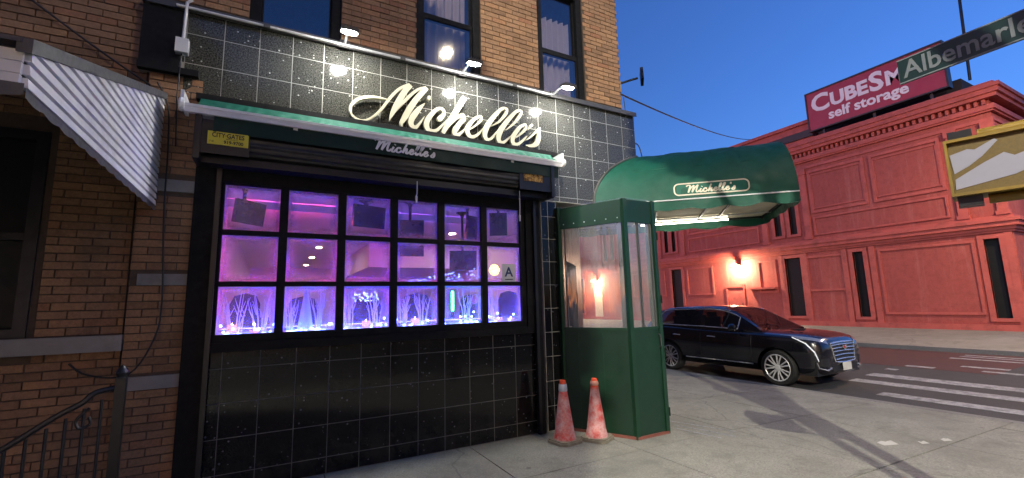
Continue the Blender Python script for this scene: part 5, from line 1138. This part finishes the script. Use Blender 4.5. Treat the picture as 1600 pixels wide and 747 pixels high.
for v0_ in (1.08, -.07):
    b = MB(); pA = wo+WR*.14+SU*(wh*v0_)-WN*.07; pB = Vector((4.02,-4.60,2.125+wh*v0_+.02)); b.tube([pA-WR*.0, pA+WR*.1, pB], .028, 10); b.build('bracket_arm', X['yellow_housing'], ws, smooth=True); MB().obox(wo+WR*.07+SU*(wh*v0_)-WN*.07, WR, SU, WN, .05, .03, .05).build('clamp', X['black_metal'], ws)

# ================================================================== corner flood light, wires, litter
cf = thing('corner_flood_light', 'unlit flood light on a bracket at the brick corner', 'lamp', (5.15,.1,5.05))
MB().box(5.127, 5.17, .10, .26, 4.92, 5.1).build('bracket', X['stone'], cf); MB().tube([(5.16,.12,5.06),(5.30,.0,5.10),(5.38,-.06,5.12)], .018, 8).build('arm', X['dark_steel'], cf)
MB().obox((5.43,-.10,5.14), Vector((.75,-.66,0)), Vector((.2,.23,.95)).normalized(), Vector((.75,-.66,0)).cross(Vector((.2,.23,.95)).normalized()), .022, .12, .085).build('head', X['dark_steel'], cf)
def wire(lab, a, c, sag, r=.008):
    a, c = Vector(a), Vector(c); p = [a.lerp(c, k/24)-Vector((0,0,sag*4*(k/24)*(1-k/24))) for k in range(25)]
    return tag(MB().tube(p, r, 6).build('overhead_wire', X['cable']), lab, 'wire')
wire('dark wire running from the brick corner to the red building', (5.14,.1,4.87), (23.0,8.9,10.05), .25, .014)
o = MB().tube(cr([(5.30,.02,4.05),(5.36,.0,4.0),(5.40,-.01,3.85),(5.40,-.02,3.70)], 5), .008, 6).build('overhead_wire', X['cable']); tag(o, 'short dark wire curving down onto the green canopy', 'wire')
o = MB().tube([(5.15,.05,4.85),(5.16,.03,4.52)], .006, 6).build('overhead_wire', X['cable']); tag(o, 'thin wire dropping from the brick corner to the tile edge', 'wire')
for k, (x, y, s, lab) in enumerate(((6.45,-2.32,.13,'largest scrap of white paper on the sidewalk'), (6.83,-2.50,.07,'small scrap of paper in the middle of the three'), (7.19,-2.57,.08,'small scrap of paper farthest from the enclosure'))):
    o = MB().grid(lambda u, v: (x+(u-.5)*s*1.3+(v-.5)*s*.4, y+(v-.5)*s*.7-(u-.5)*s*.5, zside(x+.1)+.006+.012*abs(math.sin(u*5+k))*v+.004), 8, 5).build('paper_scrap', X['paper'], smooth=True, fix=False); tag(o, lab, 'litter', 'paper scraps on the sidewalk')
for k, pts in enumerate(([(5.0,-.62),(5.12,-.95),(5.22,-1.35)], [(5.12,-.45),(5.3,-.9),(5.42,-1.2)], [(4.9,-.75),(4.98,-1.1),(5.02,-1.3)])):
    q = cr([(a, c, zside(a)+.0045) for a, c in pts], 6); L = [(p[0]-.012,p[1],p[2]) for p in q]; R_ = [(p[0]+.012,p[1],p[2]) for p in q]
    MB().ribbon(L, R_, (0,0,1), .001).build('paint_scuff', X['white_paint'], sw)

# ================================================================== street lamp across the side street, behind the viewer
sl_ = thing('street_lamp', 'tall street lamp across the side street behind the viewer', 'street lamp', (-4.8,-16.7,-.1))
MB().lathe([(.22,0),(.2,.3),(.11,.5),(.08,5),(.06,10.3)], (-4.8,-16.7,-.2), 16).build('pole', X['pole'], sl_, smooth=True)
MB().tube(cr([(-4.8,-16.7,10.0),(-4.8,-16.3,10.4),(-4.8,-15.5,10.6),(-4.8,-14.9,10.55)], 5), .035, 8).build('arm', X['pole'], sl_, smooth=True)
MB().obox((-4.8,-14.65,10.52), (1,0,0), (0,1,0), (0,0,1), .15, .32, .05).build('lamp_head', X['pole'], sl_)
MB().obox((-4.8,-14.6,10.462), (1,0,0), (0,1,0), (0,0,1), .055, .11, .006).build('lens', emis('street lamp lens', (1,.95,.80), 21500), sl_)
# street lamp above the side street to the right of the viewer; the upper window mirrors it
sl3 = thing('street_lamp', 'tall street lamp on the side street to the right of the viewer', 'street lamp', (6.6,-14.2,0))
MB().lathe([(.22,0),(.2,.3),(.11,.5),(.08,5),(.06,10.6)], (6.6,-14.2,-.2), 16).build('pole', X['pole'], sl3, smooth=True)
MB().tube(cr([(6.6,-14.2,10.2),(6.5,-13.4,10.8),(6.1,-11.5,11.1),(5.8,-9.9,11.08)], 5), .035, 8).build('arm', X['pole'], sl3, smooth=True)
MB().obox((5.76,-9.6,11.04), (1,0,0), (0,1,0), (0,0,1), .15, .32, .05).build('lamp_head', X['pole'], sl3)
MB().obox((5.75,-9.5,10.98), (1,0,0), (0,1,0), (0,0,1), .11, .22, .006).build('lens', emis('side street lamp lens', (1,.82,.55), 380), sl3)
# second street lamp on the avenue corner, beyond the right edge
sl2 = thing('street_lamp', 'tall street lamp on the avenue corner beyond the right edge', 'street lamp', (20.6,-5.2,0))
MB().lathe([(.22,0),(.2,.3),(.11,.5),(.08,5),(.06,8.9)], (20.6,-5.2,-.1), 16).build('pole', X['pole'], sl2, smooth=True)
MB().tube(cr([(20.6,-5.2,8.6),(20.3,-5.0,9.0),(19.5,-4.3,9.2),(19.0,-3.8,9.15)], 5), .035, 8).build('arm', X['pole'], sl2, smooth=True)
MB().obox((18.85,-3.65,9.12), Vector((.7,.7,0)).normalized(), Vector((-.7,.7,0)).normalized(), (0,0,1), .15, .32, .05).build('lamp_head', X['pole'], sl2)
MB().obox((18.85,-3.65,9.062), Vector((.7,.7,0)).normalized(), Vector((-.7,.7,0)).normalized(), (0,0,1), .11, .22, .006).build('lens', emis('avenue lamp lens', (1,.70,.46), 850), sl2)
# houses across the side street, behind the viewer
for k, (x0, x1, h, col) in enumerate(((-46,-26,12,(.2,.12,.09)), (-25.6,-9,13,(.24,.17,.12)), (-8.6,3.2,11.5,(.16,.10,.08)), (3.6,12.5,12.5,(.2,.16,.13)))):
    t = thing('row_house', ('brown row house far left across the side street', 'tan row house left across the side street', 'dark brick row house straight across the side street', 'corner house across the side street behind the viewer')[k], 'building', ((x0+x1)/2,-22,0))
    MB().box(x0, x1, -30, -18.5, -.3, h).build('wall', mat('house wall %d' % k, col, .9, 0, .3, 3, .3, 30), t); MB().box(x0-.02, x1+.02, -30, -18.1, h, h+.5).build('cornice', X['stone'], t)
    for q in range(int((x1-x0)/2.6)):
        for fl_ in range(3): xx = x0+.9+q*2.6; MB().box(xx, xx+1.1, -18.52, -18.46, 1.2+fl_*3.6, 3.0+fl_*3.6).build('window', X['black_glass'], t)
# unseen trees added behind the viewer to shade the left wall and lower tiles
bark = mat('bark', (.08,.055,.04), .9, 0, .4, 20, .5, 40); leaf = mat('leaf', (.05,.10,.025), .6, 0, .4, 9)
for tx, ty, cz, rr, lab in ((-3.3,-7.0,6.4,2.7,'broad unseen tree added behind the viewer at the left for shade'), (-9.5,-7.2,6.6,3.0,'second unseen tree added farther left along the kerb for shade'), (2.9,-5.75,6.45,1.35,'smaller unseen tree added at the right to block lamp light')):
    st = thing('added_shade_tree', lab, 'tree', (tx,ty,-.1), 'added shading trees along the side street')
    MB().tube(cr([(tx,ty,-.1),(tx+.03,ty,1.4),(tx-.03,ty+.05,2.8),(tx+.02,ty,cz-.6)], 4), [(.17-.007*k)*(1 if rr > 2 else .45) for k in range(13)], 10).build('trunk', bark, st, smooth=True)
    lv = MB()
    for k in range(9):
        a = k*2.4; e = Vector((tx+rr*.7*math.cos(a), ty+rr*.7*math.sin(a), cz-.9+.28*k)); MB().tube(cr([(tx,ty,3.2+.1*k), tuple((Vector((tx,ty,3.6+.15*k))+e)/2+Vector((0,0,.1))), tuple(e)], 4), [.06-.005*q for q in range(9)], 6).build('limb', bark, st, smooth=True)
    for k in range(22000 if rr > 2 else 9000):
        d = Vector((random.gauss(0,1), random.gauss(0,1), random.gauss(0,1))).normalized()*(random.random()**.45); c = Vector((tx+d.x*rr, ty+d.y*rr, cz+d.z*rr*(.85 if rr > 2 else .72)))
        u = Vector((random.gauss(0,1), random.gauss(0,1), random.gauss(0,1))).normalized(); w = u.orthogonal().normalized(); q = .15; lv.add([c-u*q, c+w*q*.5, c+u*q, c-w*q*.5], [(0,1,2,3)])
    lv.build('crown', leaf, st, fix=False)
